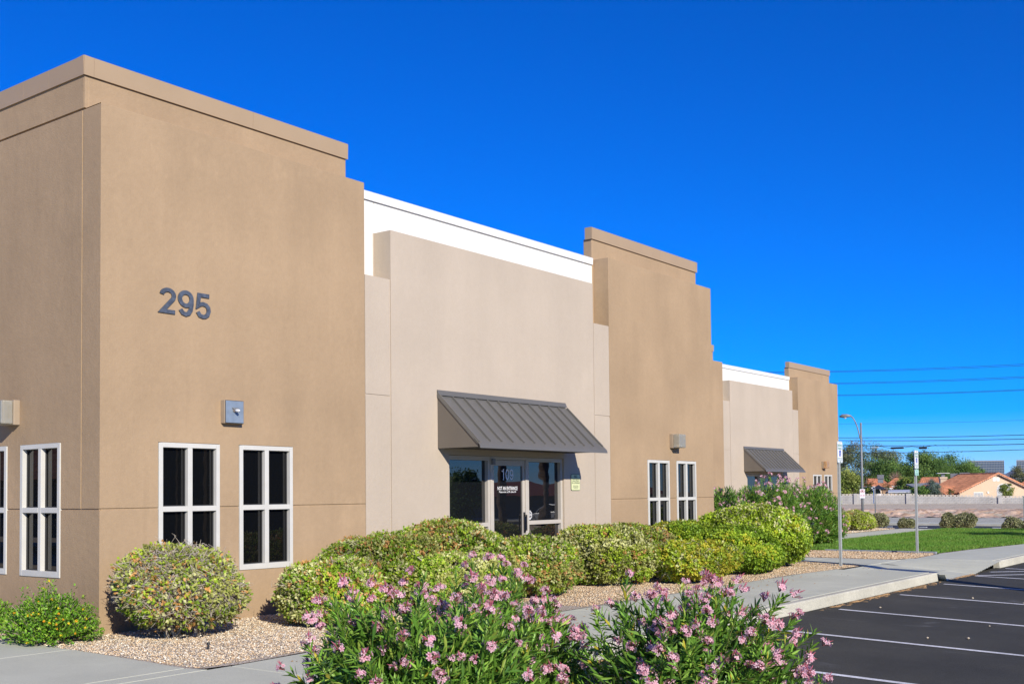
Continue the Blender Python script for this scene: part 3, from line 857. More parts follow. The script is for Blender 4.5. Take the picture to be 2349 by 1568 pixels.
# divided windows
def window(T, a, b):
    g = 0.004
    mb = MB(); mz = 1.452; mu = (a+b)/2
    bars = [(a+g, a+.062, WZ0+g, WZ1-g), (b-.062, b-g, WZ0+g, WZ1-g), (a+.062, b-.062, WZ0+g, WZ0+.075), (a+.062, b-.062, WZ1-.062, WZ1-g),
            (mu-.034, mu+.034, WZ0+.075, WZ1-.062), (a+.062, mu-.034, mz-.033, mz+.033), (mu+.034, b-.062, mz-.033, mz+.033)]
    for q in bars:
        c = [T(q[i], d, q[j]) for d in (-0.012, 0.125) for i, j in ((0, 2), (1, 2), (1, 3), (0, 3))]
        mb.add(c, [(0,1,2,3), (7,6,5,4), (0,4,5,1), (1,5,6,2), (2,6,7,3), (3,7,4,0)])
    w = mb.build('window', M_FRAME, bld, bevel=0.004); fix_normals(w)
    for (p, q) in ((a+.062, mu-.034), (mu+.034, b-.062)):
        for (z0, z1) in ((WZ0+.075, mz-.033), (mz+.033, WZ1-.062)):
            m2 = MB(); m2.add([T(p, .062, z0), T(q, .062, z0), T(q, .062, z1), T(p, .062, z1)], [(0, 1, 2, 3)])
            # slight tilt of each pane, as glazing has
            m2.build('pane', M_GLASS, w)
            m3 = MB()
            for (s0, s1, t0, t1) in ((p, p+.012, z0, z1), (q-.012, q, z0, z1), (p+.012, q-.012, z0, z0+.012), (p+.012, q-.012, z1-.012, z1)):
                c = [T(x, d, z) for d in (0.045, 0.0605) for x, z in ((s0, t0), (s1, t0), (s1, t1), (s0, t1))]
                m3.add(c, [(0,1,2,3), (7,6,5,4), (0,4,5,1), (1,5,6,2), (2,6,7,3), (3,7,4,0)])
            gk = m3.build('glazing_bead', mat_plain('glazing_bead', (0.03, 0.03, 0.03), 0.7), w)
            fix_normals(gk)
for a, b in W1+W2: window(TF, a, b)
for a, b in LW: window(TL, a, b)

# glazed entrance
def tbox(mb, u0, u1, d0, d1, z0, z1): mb.box(u0, u1, Y0+d0, Y0+d1, z0, z1)
FX = [13.641, 14.76, 15.815, 16.921]
def sidelight(x0, x1):
    mb = MB()
    tbox(mb, x0, x0+.055, .04, .15, .03, 2.236); tbox(mb, x1-.055, x1, .04, .15, .03, 2.236)
    tbox(mb, x0+.055, x1-.055, .04, .15, 2.165, 2.236); tbox(mb, x0+.055, x1-.055, .04, .15, 1.045, 1.115); tbox(mb, x0+.055, x1-.055, .04, .15, .03, .11)
    w = mb.build('entrance_window', M_FRAME2, bld, bevel=0.003)
    for z0, z1 in ((.11, 1.045), (1.115, 2.165)):
        m2 = MB(); m2.add([TF(x0+.055, .11, z0), TF(x1-.055, .11, z0), TF(x1-.055, .11, z1), TF(x0+.055, .11, z1)], [(0, 1, 2, 3)])
        m2.build('pane', M_GLASS2, w)
    return w
sidelight(FX[0], FX[1]-.003); swr = sidelight(FX[2]+.003, FX[3])
mb = MB(); tbox(mb, FX[1], FX[1]+.05, .03, .15, .03, 2.236); tbox(mb, FX[2]-.05, FX[2], .03, .15, .03, 2.236); tbox(mb, FX[1]+.05, FX[2]-.05, .03, .15, 2.185, 2.236)
mb.build('door_frame', M_FRAME2, bld, bevel=0.003)
DX0, DX1 = FX[1]+.053, FX[2]-.053
mb = MB()
tbox(mb, DX0, DX0+.062, .05, .10, .05, 2.18); tbox(mb, DX1-.062, DX1, .05, .10, .05, 2.18)
tbox(mb, DX0+.062, DX1-.062, .05, .10, 2.085, 2.18); tbox(mb, DX0+.062, DX1-.062, .05, .10, .05, .30)
door = mb.build('door', M_FRAME2, bld, bevel=0.003)
mb = MB(); gx0, gx1 = DX0+.062, DX1-.062
mb.add([TF(gx0, .075, .30), TF(gx1, .075, .30), TF(gx1, .075, 2.085), TF(gx0, .075, 2.085)], [(0, 1, 2, 3)])
mb.build('door_glass', M_GLASS2, door)
TG = lambda u, d, z: (u, Y0+.071-d, z)
def door_text(num):
    mb = MB(); gc = (gx0+gx1)/2
    text_on(mb, 'NOT AN ENTRANCE', TG, gc-.285, gc+.285, 1.662, 1.725, 0.012)
    text_on(mb, 'Please enter at 295, Suite 101', TG, gc-.24, gc+.24, 1.612, 1.648, 0.012)
    return mb
let = door_text('109').build('door_lettering', M_WHITEP, door); props(let, kind='stuff')
def door_num(num):
    mb = MB(); gc = (gx0+gx1)/2
    for i, ch in enumerate(num): digit_on(mb, ch, TG, gc-.18+.118*i, gc-.18+.118*i+.112, 1.835, 2.03, 0.0, .135)
    return mb
dnum = door_num('109').build('door_number', M_WHITEP, door); props(dnum, kind='stuff')
mb = MB(); mb.tube([(DX1-.03, Y0+.05, 0.95), (DX1-.03, Y0-.005, 0.95), (DX1-.03, Y0-.005, 1.22), (DX1-.03, Y0+.05, 1.22)], 0.013, 8)
mb.box(DX1-.055, DX1-.005, Y0+.042, Y0+.049, .9, 1.27)
mb.build('door_handle', mat_plain('dark_bronze', (0.05, 0.045, 0.04), 0.4, 0.6), door)
mb = MB(); mb.tube([(DX1-.031, Y0+.048, .86), (DX1-.031, Y0+.03, .86)], .022, 14)
mb.build('door_lock', mat_plain('lock_brass', (0.35, 0.3, 0.2), 0.35, 0.8), door, smooth=False)
mb = MB(); mb.box(FX[1]+.02, FX[1]+.085, Y0-.02, Y0+.05, 2.10, 2.20)
mb.build('door_closer', mat_plain('closer_grey', (0.2, 0.2, 0.2), 0.5), bld, bevel=.008)
# round badge sticker on the right sidelight
mb = MB(); TS = lambda u, d, z: (u, Y0+.107-d, z)
oc = lambda s: [(15.965+s*math.cos(R(22.5+45*i)), 1.215+s*math.sin(R(22.5+45*i))) for i in range(8)]
a, b = oc(.085), oc(.072)
mb.add([TS(u, 0, z) for u, z in a]+[TS(u, 0, z) for u, z in b], [(i, (i+1) % 8, 8+(i+1) % 8, 8+i) for i in range(8)])
text_on(mb, 'XTGEN', TS, 15.905, 16.025, 1.195, 1.235, 0.03)
mb.add([TS(15.92, 0, 1.25), TS(16.01, 0, 1.25), TS(16.0, 0, 1.262), TS(15.93, 0, 1.262)], [(0, 1, 2, 3)])
mb.add([TS(15.92, 0, 1.17), TS(16.01, 0, 1.17), TS(16.0, 0, 1.158), TS(15.93, 0, 1.158)], [(0, 1, 2, 3)])
mb.build('badge_sticker', M_WHITEP, swr)
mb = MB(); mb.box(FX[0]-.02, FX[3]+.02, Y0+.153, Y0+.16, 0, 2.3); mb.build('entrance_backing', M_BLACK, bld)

# standing-seam awning
AX0, AX1, AYF = 13.36, 16.965, 10.80
AZT, AZB = 3.20, 2.335
def awn_z(y): return AZB+.06+(AZT-AZB-.06)*(y-AYF)/(Y0-AYF)
mb = MB()
mb.prism([(AX0, Y0-.002, AZT), (AX0, AYF, AZB+.06), (AX0, AYF, AZB+.03), (AX0, Y0-.002, AZT-.035)], (AX1-AX0, 0, 0))
awn = mb.build('awning', M_AWN, bld)
props(awn)
for s, x in (('l', AX0+.004), ('r', AX1-.012)):
    mb = MB(); mb.prism([(x, Y0-.003, AZT-.037), (x, AYF+.01, AZB+.033), (x, AYF+.01, AZB), (x, Y0-.003, AZB+.0)], (.008, 0, 0))
    mb.build('awning_side', M_AWNSIDE, awn)
mb = MB(); mb.box(AX0+.012, AX1-.014, AYF+.03, Y0-.003, AZB+.005, AZB+.02); mb.build('awning_soffit', mat_plain('awning_soffit', (0.07, 0.065, 0.06), 0.7), awn)
sl = np.array([0, Y0-AYF, AZT-AZB-.06]); sl = sl/np.linalg.norm(sl); nn = np.array([0, -sl[2], sl[1]])
Ls = math.hypot(Y0-AYF, AZT-AZB-.06)
xs_seam = np.linspace(AX0+.012, AX1-.012, 13)
for i, x in enumerate(xs_seam):
    c = np.array([x, (Y0+AYF)/2-.01, awn_z((Y0+AYF)/2-.01)])+nn*.019
    mb = MB(); mb.obox(c, (.011, 0, 0), sl*(Ls/2-.05), nn*.017); mb.build('seam', M_AWN, awn)
mb = MB(); mb.prism([(AX0-.02, AYF+.07, awn_z(AYF+.07)+.012), (AX0-.02, AYF-.04, AZB+.035), (AX0-.02, AYF-.055, AZB-.02), (AX0-.02, AYF-.045, AZB-.02), (AX0-.02, AYF-.03, AZB+.03), (AX0-.02, AYF+.07, awn_z(AYF+.07)+.002)], (AX1-AX0+.07, 0, 0))
mb.build('eave_flashing', M_AWN, awn)
mb = MB(); mb.prism([(AX0-.012, Y0-.004, AZT+.075), (AX0-.012, Y0-.014, AZT+.07), (AX0-.012, Y0-.045, awn_z(Y0-.045)+.045), (AX0-.012, Y0-.045, awn_z(Y0-.045)+.03), (AX0-.012, Y0-.004, AZT+.03)], (AX1-AX0+.024, 0, 0))
mb.build('ridge_flashing', M_AWN, awn)
mb = MB()
c = np.array([AX0-.004, (Y0+AYF)/2, awn_z((Y0+AYF)/2)]) + nn*.008
mb.obox(c, (.008, 0, 0), sl*(Ls/2), nn*.03); mb.build('rake_trim', M_AWN, awn)

# the far wing: same design, stepped back
BOFF = np.array([24.62, 6.37, 0])
wing = copy_tree(bld, (X0+BOFF[0], Y0+BOFF[1], 0))
props(wing, 'far set-back stucco office block seen beyond the step, dark awning over door 108', 'building')
for o in list(COL.objects):
    if o.name.startswith('door_number') and o is not dnum:
        new = door_num('108').build('number_tmp', M_WHITEP, door)
        o.data = new.data; bpy.data.objects.remove(new)
    elif o.name.startswith('door_lettering') and o is not let: bpy.data.objects.remove(o)
    elif o.name.startswith('badge_sticker') and o.name != 'badge_sticker': bpy.data.objects.remove(o)

# raised house number
num = thing('house_number', (8.16, Y0, 3.8), 'dark metal numerals 295 fixed high on the near tan wall', 'house number')
for ch, a, b, z0, z1 in (('2', 8.158, 8.405, 3.872, 4.198), ('9', 8.425, 8.668, 3.868, 4.202), ('5', 8.69, 8.93, 3.868, 4.198)):
    mb = MB(); digit_on(mb, ch, lambda u, d, z: (u, Y0-.004-d, z), a, b, z0, z1, 0.016)
    mb.build('numeral', M_NUM, num)

# wall lamps
def lens_mat(name, col):
    if name in MATS: return MATS[name]
    m, t, b = nodes_of(name)
    b.inputs['Base Color'].default_value = (*col, 1)
    b.inputs['Roughness'].default_value = 0.25
    b.inputs['Transmission Weight'].default_value = 0.55
    tc = t.nodes.new('ShaderNodeTexCoord'); wv = t.nodes.new('ShaderNodeTexWave')
    wv.inputs['Scale'].default_value = 22; wv.bands_direction = 'X'
    t.links.new(tc.outputs['Object'], wv.inputs['Vector'])
    bp = t.nodes.new('ShaderNodeBump'); bp.inputs['Strength'].default_value = 0.6; bp.inputs['Distance'].default_value = 0.01
    t.links.new(wv.outputs['Fac'], bp.inputs['Height']); t.links.new(bp.outputs['Normal'], b.inputs['Normal'])
    MATS[name] = m
    return m
def lamp(T, u0, u1, z0, z1, lens, label, base):
    t = thing('wall_lamp', base, label, 'wall lamp', 'square lamps on the building walls')
    def tb(mb, a, b, c, d, e, f):
        p, q = T(a, c, e), T(b, d, f); mb.box(p[0], q[0], p[1], q[1], p[2], q[2])
    mb = MB(); tb(mb, u0, u1, 0.001, -.085, z0, z1); mb.build('housing', M_LHOUSE, t, bevel=.008)
    if lens is None:
        mb = MB(); tb(mb, u0+.004, u1-.004, -.085, -.092, z0+.004, z1-.004); mb.build('gasket', M_BLACK, t, bevel=.004)
        mb = MB(); tb(mb, u0+.010, u1-.010, -.092, -.097, z0+.010, z1-.010); mb.build('reflector_plate', M_LPLATE, t, bevel=.004)
        cu, cz = (u0+u1)/2, (z0+z1)/2+.02
        mb = MB(); mb.prism([T(cu-.05, -.0975, cz+.035), T(cu+.07, -.0975, cz+.03), T(cu+.055, -.13, cz+.005), T(cu-.03, -.13, cz+.005)], (0, 0, .004)); mb.build('socket_hood', M_GALV, t)
        mb = MB(); mb.tube([T(cu-.01, -.097, cz), T(cu-.01, -.12, cz-.004)], [.024, .022], 12); mb.build('socket', mat_plain('socket_rust', (0.25, 0.2, 0.16), 0.6), t)
        mb = MB(); mb.tube([T(cu-.01, -.12, cz-.004), T(cu-.005, -.15, cz-.006), T(cu, -.185, cz-.008), T(cu, -.20, cz-.008)], [.014, .022, .018, .004], 12); mb.build('bulb', mat_plain('bulb_glass', (0.6, 0.62, 0.64), 0.12), t, smooth=True)
    else:
        mb = MB(); tb(mb, u0+.006, u1-.006, -.086, -.235, z0+.006, z1-.006); mb.build('lens', lens, t, bevel=.02, seg=3)
        mb = MB(); tb(mb, u0+.09, u1-.09, -.089, -.15, z0+.08, z1-.05); mb.build('reflector', mat_plain('lamp_reflector_dark', (0.12, 0.115, 0.11), 0.4), t)
    return t
L_OL = lens_mat('prismatic_lens', (0.62, 0.58, 0.46)); L_OR = lens_mat('amber_lens', (0.8, 0.5, 0.25))
lamp(TF, 9.095, 9.40, 2.545, 2.85, None, 'wall lamp missing its cover, bare bulb on blue-grey plate, above the near windows', (9.25, Y0, 2.545))
lamp(TF, 20.93, 21.235, 2.54, 2.845, L_OL, 'wall lamp with grey ribbed lens above paired windows of the second tan tower', (21.08, Y0, 2.54))
lamp(TL, 13.42, 13.73, 2.53, 2.845, L_OL, 'wall lamp with lens on the shaded end wall, cut by the left picture edge', (X0, 13.57, 2.53))
TF2 = lambda u, d, z: (u, Y0+BOFF[1]+d, z)
lamp(TF2, 20.93+BOFF[0], 21.235+BOFF[0], 2.54, 2.845, L_OR, 'small orange-tinted wall lamp on the far tan tower', (21.08+BOFF[0], Y0+BOFF[1], 2.54))

# no-trespassing plate
def flat_sign(name, loc, label, cat): return thing(name, loc, label, cat)
sg = flat_sign('warning_sign', (17.285, Y0, 1.64), 'pale yellow NO TRESPASSING SOLICITING OR LOITERING plate right of the glass door', 'sign')
TN = lambda u, d, z: (u, Y0-d, z)
su0, su1, sz0, sz1 = 17.135, 17.435, 1.645, 1.955
mb = MB(); plate(mb, TN, rrect(su0, su1, sz0, sz1, .03), 0.010, 0.004); mb.build('plate', M_SIGNK, sg)
mb = MB(); plate(mb, TN, rrect(su0+.008, su1-.008, sz0+.008, sz1-.008, .025), 0.0125, 0.0101); mb.build('face', M_SIGNY, sg)
mb = MB(); TNT = lambda u, d, z: (u, Y0-.0135, z)
text_on(mb, 'NO', TNT, 17.235, 17.335, 1.885, 1.935, .02)
text_on(mb, 'TRESPASSING', TNT, 17.16, 17.41, 1.848, 1.876, .02)
text_on(mb, 'SOLICITING', TNT, 17.175, 17.395, 1.812, 1.84, .02)
text_on(mb, 'OR LOITERING', TNT, 17.155, 17.415, 1.775, 1.803, .02)
text_on(mb, 'VIOLATORS WILL', TNT, 17.2, 17.37, 1.728, 1.742, .02)
text_on(mb, 'BE PROSECUTED', TNT, 17.2, 17.37, 1.706, 1.72, .02)
text_on(mb, 'NRS 207.200', TNT, 17.22, 17.35, 1.682, 1.696, .02)
mb.build('lettering', M_SIGNK, sg)
sg2 = copy_tree(sg, (17.285+BOFF[0], Y0+BOFF[1], 1.64)); props(sg2, 'little green-edged warning plate on the cream wall of the far block', 'sign')

#=================================================================== SIGNPOSTS, STREET FURNITURE
def perf_post(mb, x, y, z0, z1, s=0.026, pitch=0.0254, hole=0.0055):
    """square tube with a punched hole every pitch on all four faces"""
    n = int((z1-z0)/pitch); fr = [(0, 0, -1), (1, 0, 0), (0, 0, 1)]
    for nx, ny in ((0, -1), (-1, 0), (0, 1), (1, 0)):
        ux, uy = -ny, nx
        def P(u, z): return (x+nx*s+ux*u, y+ny*s+uy*u, z)
        mb.add([P(-s, z0), P(-hole, z0), P(-hole, z1), P(-s, z1)], [(0, 1, 2, 3)])
        mb.add([P(hole, z0), P(s, z0), P(s, z1), P(hole, z1)], [(0, 1, 2, 3)])
        for i in range(n):
            a = z0+i*pitch; b = a+pitch-2*hole
            mb.add([P(-hole, a), P(hole, a), P(hole, b), P(-hole, b)], [(0, 1, 2, 3)])
        mb.add([P(-hole, z0+n*pitch), P(hole, z0+n*pitch), P(hole, z1), P(-hole, z1)], [(0, 1, 2, 3)])
def wheelchair(mb, T, cu, cz, s, d=0.0):
    def stroke(p, q, w):
        p, q = np.array(p), np.array(q); t = q-p; t = t/np.linalg.norm(t); n = np.array([-t[1], t[0]])*w/2
        mb.add([T(*(a[0], d, a[1])) for a in (p-n, q-n, q+n, p+n)], [(0, 1, 2, 3)])
    X = lambda a, b: (cu+a*s, cz+b*s)
    # head
    mb.add([T(cu+(-.12+.085*math.cos(t))*s, d, cz+(.40+.085*math.sin(t))*s) for t in np.linspace(0, 6.283, 13)[:-1]], [tuple(range(12))])
    stroke(X(-.12, .30), X(-.09, -.06), .10*s); stroke(X(-.12, -.02), X(.16, -.02), .09*s); stroke(X(.14, 0), X(.24, -.34), .09*s)
    stroke(X(.2, -.34), X(.34, -.28), .08*s); stroke(X(-.1, .14), X(.12, .14), .07*s)
    a0 = [R(100+i*250/14) for i in range(15)]
    for i in range(14):
        stroke(X(-.05+.27*math.cos(a0[i]), -.17+.27*math.sin(a0[i])), X(-.05+.27*math.cos(a0[i+1]), -.17+.27*math.sin(a0[i+1])), .075*s)
def parking_sign(x, y, ztop, label, second):
    p = thing('parking_signpost', (x, y, 0), label, 'signpost', 'reserved parking signposts beside the sidewalk')
    mb = MB(); perf_post(mb, x, y, -.05, ztop-.02); mb.build('post', M_PERF, p)
    mb = MB(); mb.box(x-.018, x+.018, y-.018, y+.018, 0, ztop-.05); mb.build('post_inside_shade', M_HOLE, p)  # dark filler standing in for the shade inside the hollow post
    T = lambda u, d, z: (x+u, y-.030-d, z)
    a, b = ztop-.457, ztop
    mb = MB(); plate(mb, T, rrect(-.152, .152, a, b, .035), .003, 0); pl = mb.build('sign_panel', M_SIGNW, p)
    mb = MB()
    o_, i_ = rrect(-.146, .146, a+.006, b-.006, .031), rrect(-.138, .138, a+.014, b-.014, .026); n = len(o_)
    mb.add([T(u, .0042, z) for u, z in o_]+[T(u, .0042, z) for u, z in i_], [(i, (i+1) % n, n+(i+1) % n, n+i) for i in range(n)])
    T2 = lambda u, d, z: T(u, .0042, z)
    text_on(mb, 'RESERVED', T2, -.12, .12, b-.115, b-.06, .02); text_on(mb, 'PARKING', T2, -.11, .11, b-.18, b-.128, .02)
    text_on(mb, 'MINIMUM FINE $250', T2, -.115, .115, a+.09, a+.108, .02); text_on(mb, 'FOR USE BY OTHERS', T2, -.115, .115, a+.064, a+.08, .02); text_on(mb, 'NRS 484.408', T2, -.08, .08, a+.04, a+.056, .02)
    mb.build('lettering', M_SIGNG, pl)
    mb = MB(); mb.add([T(u, .0042, z) for u, z in ((-.062, a+.14), (.062, a+.14), (.062, a+.265), (-.062, a+.265))], [(0, 1, 2, 3)]); mb.build('symbol_field', M_SIGNB, pl)
    mb = MB(); wheelchair(mb, T, -.0, a+.203, .12, .0054); mb.build('wheelchair_symbol', M_WHITEP, pl)
    for zz in (a+.025, b-.035):
        mb = MB(); mb.tube([T(0, .003, zz), T(0, .012, zz)], .009, 8); mb.build('bolt', M_HOLE, pl)
    if second:
        a2, b2 = a-.17, a-.018
        mb = MB(); plate(mb, T, rrect(-.152, .152, a2, b2, .03), .003, 0); p2 = mb.build('sign_panel', M_SIGNT, p); p2['label'] = 'small pale teal lower plate'
        mb = MB(); o_, i_ = rrect(-.146, .146, a2+.006, b2-.006, .026), rrect(-.138, .138, a2+.014, b2-.014, .022); n = len(o_)
        mb.add([T(u, .0042, z) for u, z in o_]+[T(u, .0042, z) for u, z in i_], [(i, (i+1) % n, n+(i+1) % n, n+i) for i in range(n)])
        text_on(mb, 'VAN', T2, -.06, .06, b2-.07, b2-.035, .02); text_on(mb, 'ACCESSIBLE', T2, -.11, .11, a2+.03, a2+.062, .02)
        mb.build('lettering', M_SIGNG, p2)
parking_sign(22.80, 8.64, 2.635, 'nearer reserved parking signpost, one white plate, standing in brown gravel by the hedges', False)
parking_sign(28.02, 8.66, 2.575, 'farther reserved parking signpost with extra teal plate, standing at the lawn corner', True)

def street_lamp():
    p = thing('street_lamp', (65.2, 23.3, -1.05), 'tall curved-arm street lamp on grey pole behind the far hedges', 'street lamp')
    bx, by = 65.2, 23.3
    mb = MB(); mb.tube([(bx, by, -1.1), (bx, by, 2.5), (bx, by, 5.5)], [.08, .07, .052], 12); mb.build('pole', M_GALV, p, smooth=True)
    pts = [(bx-.0, by+.0, 4.6)]
    for t in np.linspace(0, 1, 9):
        pts.append((bx-.1-.2*t**1.2, by+.05+.46*t**1.3, 4.75+1.28*math.sin(t*1.45)/math.sin(1.45)))
    mb = MB(); mb.tube(pts, [.036]*len(pts), 8); mb.build('arm', M_GALV, p, smooth=True)
    e = pts[-1]
    mb = MB(); mb.tube([(e[0]+.02, e[1]-.05, e[2]+.0), (e[0]-.06, e[1]+.2, e[2]+.03), (e[0]-.12, e[1]+.45, e[2]+.02), (e[0]-.16, e[1]+.62, e[2]-.01)], [.05, .11, .12, .04], 10); h = mb.build('lamp_head', M_GALV, p, smooth=True)
    mb = MB(); mb.tube([(e[0]-.09, e[1]+.3, e[2]-.06), (e[0]-.09, e[1]+.3, e[2]-.14)], [.1, .06], 10); mb.build('lamp_glass', mat_plain('lamp_glass_clear', (0.5, 0.52, 0.5), 0.2), h)
    mb = MB(); mb.tube([(bx, by, 5.5), (bx, by, 5.62)], [.06, .058], 10); mb.build('pole_cap', M_GALV, p)
    return p
street_lamp()
# no-parking plate on the lamp pole: faces the street corner
ns = thing('no_parking_sign', (65.0, 23.2, 0.9), 'white no parking any time plate strapped to the street lamp pole', 'sign')
nu = np.array([0.37, -0.93, 0]); nrm = np.array([-0.93, -0.37, 0]); c0 = np.array([65.2, 23.3, 0])+nrm*.09
TNP = lambda u, d, z: tuple(c0+nu*u*.6+nrm*d+np.array([0, 0, 1.12+(z-.62)*.47]))
mb = MB(); plate(mb, TNP, rrect(-.24, .24, 0.62, 1.76, .04), .006, 0); pnl = mb.build('sign_panel', M_SIGNW, ns)
mb = MB(); n = 24
ri = [(.20*math.cos(t), 1.48+.20*math.sin(t)) for t in np.linspace(0, 6.283, n+1)[:-1]]; rj = [(.16*math.cos(t), 1.48+.16*math.sin(t)) for t in np.linspace(0, 6.283, n+1)[:-1]]
mb.add([TNP(u, .010, z) for u, z in ri]+[TNP(u, .010, z) for u, z in rj], [(i, (i+1) % n, n+(i+1) % n, n+i) for i in range(n)])
mb.add([TNP(*q) for q in ((-.13, .010, 1.59), (-.10, .010, 1.62), (.13, .010, 1.37), (.10, .010, 1.34))], [(0, 1, 2, 3)])
T9 = lambda u, d, z: TNP(u, .010, z)
text_on(mb, 'ANY TIME', T9, -.2, .2, 0.98, 1.08, .02)
mb.add([TNP(*q) for q in ((-.13, .01, .82), (.13, .01, .82), (.13, .01, .86), (-.13, .01, .86))], [(0, 1, 2, 3)])
for s in (-1, 1): mb.add([TNP(s*.13, .01, .78), TNP(s*.21, .01, .84), TNP(s*.13, .01, .90)], [(0, 1, 2)])
mb.build('red_print', M_SIGNR, pnl)
mb = MB(); text_on(mb, 'P', lambda u, d, z: TNP(u, .0085, z), -.075, .095, 1.37, 1.59, .04); mb.build('letter', M_BLACK, pnl)
# thin street-side post with a narrow plate
tp = thing('street_signpost', (69.7, 24.1, -1.05), 'thin street signpost with narrow edge-on plate between the lamp pole and far hedges', 'signpost')
mb = MB(); mb.box(69.67, 69.73, 24.07, 24.13, -1.1, 1.72); mb.build('post', M_GALV, tp)
mb = MB(); plate(mb, lambda u, d, z: (69.62+u*.9-d*.2, 24.15+u*.42+d*.98, z), rrect(-.23, .23, .74, 1.68, .04), .01, 0); mb.build('sign_panel', M_SIGNW, tp)

# overhead lines (straight spans with a little sag) on poles beyond the picture
WX = 95.0
def wire(name, label, a, b, rad, sag=0.25, n=24, cat='power line'):
    """a, b = (Y, Z) of two known points on the span; carried on 60 m each way"""
    (ya, za), (yb, zb) = a, b
    k = (zb-za)/(yb-ya); pts = []
    for y in np.linspace(-25, 95, n+1):
        t = (y-yb)/(ya-yb)
        pts.append((WX, y, za+k*(y-ya)-sag*4*t*(1-t)*0.25))
    mb = MB(); mb.tube(pts, rad, 5)
    o = mb.build(name, M_CABLE, loc=(WX, 30, za)); return props(o, label, cat, 'overhead lines across the sky')
wire('power_line', 'uppermost of all the overhead lines', (36.57, 12.16), (20.62, 11.53), .016)
wire('power_line', 'second overhead line from the top, close under the uppermost', (36.58, 12.08), (20.62, 11.41), .016)
wire('power_line', 'third overhead line from the top, upper one of the middle pair', (36.6, 11.10), (20.64, 10.53), .016)
wire('power_line', 'fourth overhead line from the top, lower one of the middle pair', (36.6, 11.02), (20.65, 10.42), .016)
wire('power_line', 'fifth overhead line from the top, upper one of the lowest high pair', (35.95, 10.01), (20.67, 9.50), .016)
wire('power_line', 'sixth overhead line from the top, lower one of the lowest high pair', (35.95, 9.94), (20.67, 9.43), .016)
wire('power_line', 'single faint thin overhead line between the high pairs and the low black cables', (35.92, 7.45), (20.73, 7.05), .009)
wire('telephone_cable', 'topmost of the low thick black cables', (35.95, 6.22), (20.76, 5.87), .026)
wire('telephone_cable', 'second of the low black cables, just above the one with splice cases', (35.95, 5.98), (20.77, 5.54), .028)
wc = wire('telephone_cable', 'low black cable carrying two bulky splice cases', (35.49, 5.52), (20.78, 5.13), .03)
for y0, y1, z, rd, nm, mt in ((31.35, 30.35, 5.16, .085, 'splice_case', M_CABLE), (28.98, 28.42, 5.10, .10, 'splice_case', M_CABLE), (33.05, 32.45, 5.25, .06, 'sleeve', mat_plain('pale_sleeve', (0.35, 0.42, 0.42), .6))):
    mb = MB(); mb.tube([(WX, y0+.06, z), (WX, y0, z), (WX, y1, z), (WX, y1-.06, z)], [rd*.6, rd, rd, rd*.6], 10); mb.build(nm, mt, wc)
mb = MB()
mb.tube([(WX, 32.6, 5.42), (WX, 31.5, 5.18), (WX, 30.3, 5.18), (WX, 29.6, 5.24), (WX, 28.9, 5.12), (WX, 27.6, 5.30)], .02, 5); mb.build('cable_loop', M_CABLE, wc)
wire('telephone_cable', 'lowest black cable, crossing in front of the trees', (35.51, 4.85), (20.79, 4.69), .024)
# utility cabinet at the picture's right edge
uc = thing('utility_cabinet', (50.2, 10.75, -0.3), 'pale grey-green utility cabinet cut by the right picture edge beyond the lawn', 'cabinet')
mb = MB(); mb.box(49.9, 50.5, 10.2, 11.02, -.4, 1.24); mb.build('cabinet_body', mat_plain('cabinet_green', (0.38, 0.45, 0.40), .6), uc, bevel=.02)
mb = MB(); mb.box(49.87, 50.53, 10.17, 11.05, 1.24, 1.29); mb.build('cabinet_lid', mat_plain('cabinet_green', (0.38, 0.45, 0.40), .6), uc, bevel=.008)
mb = MB(); mb.box(49.885, 49.9, 10.26, 10.96, -.3, 1.16); mb.build('cabinet_door', mat_plain('cabinet_green', (0.38, 0.45, 0.40), .6), uc, bevel=.005)
# black sprinkler riser in the gravel
sp = thing('sprinkler_head', (7.3, 9.55, 0), 'tiny black sprinkler head poking out of pale gravel by the round shrub', 'sprinkler')
mb = MB(); mb.tube([(7.3, 9.55, 0), (7.3, 9.55, .06)], [.012, .012], 8); mb.build('riser', M_BLACK, sp)
mb = MB(); mb.tube([(7.3, 9.55, .06), (7.3, 9.55, .085)], [.02, .016], 8); mb.build('nozzle', M_BLACK, sp)
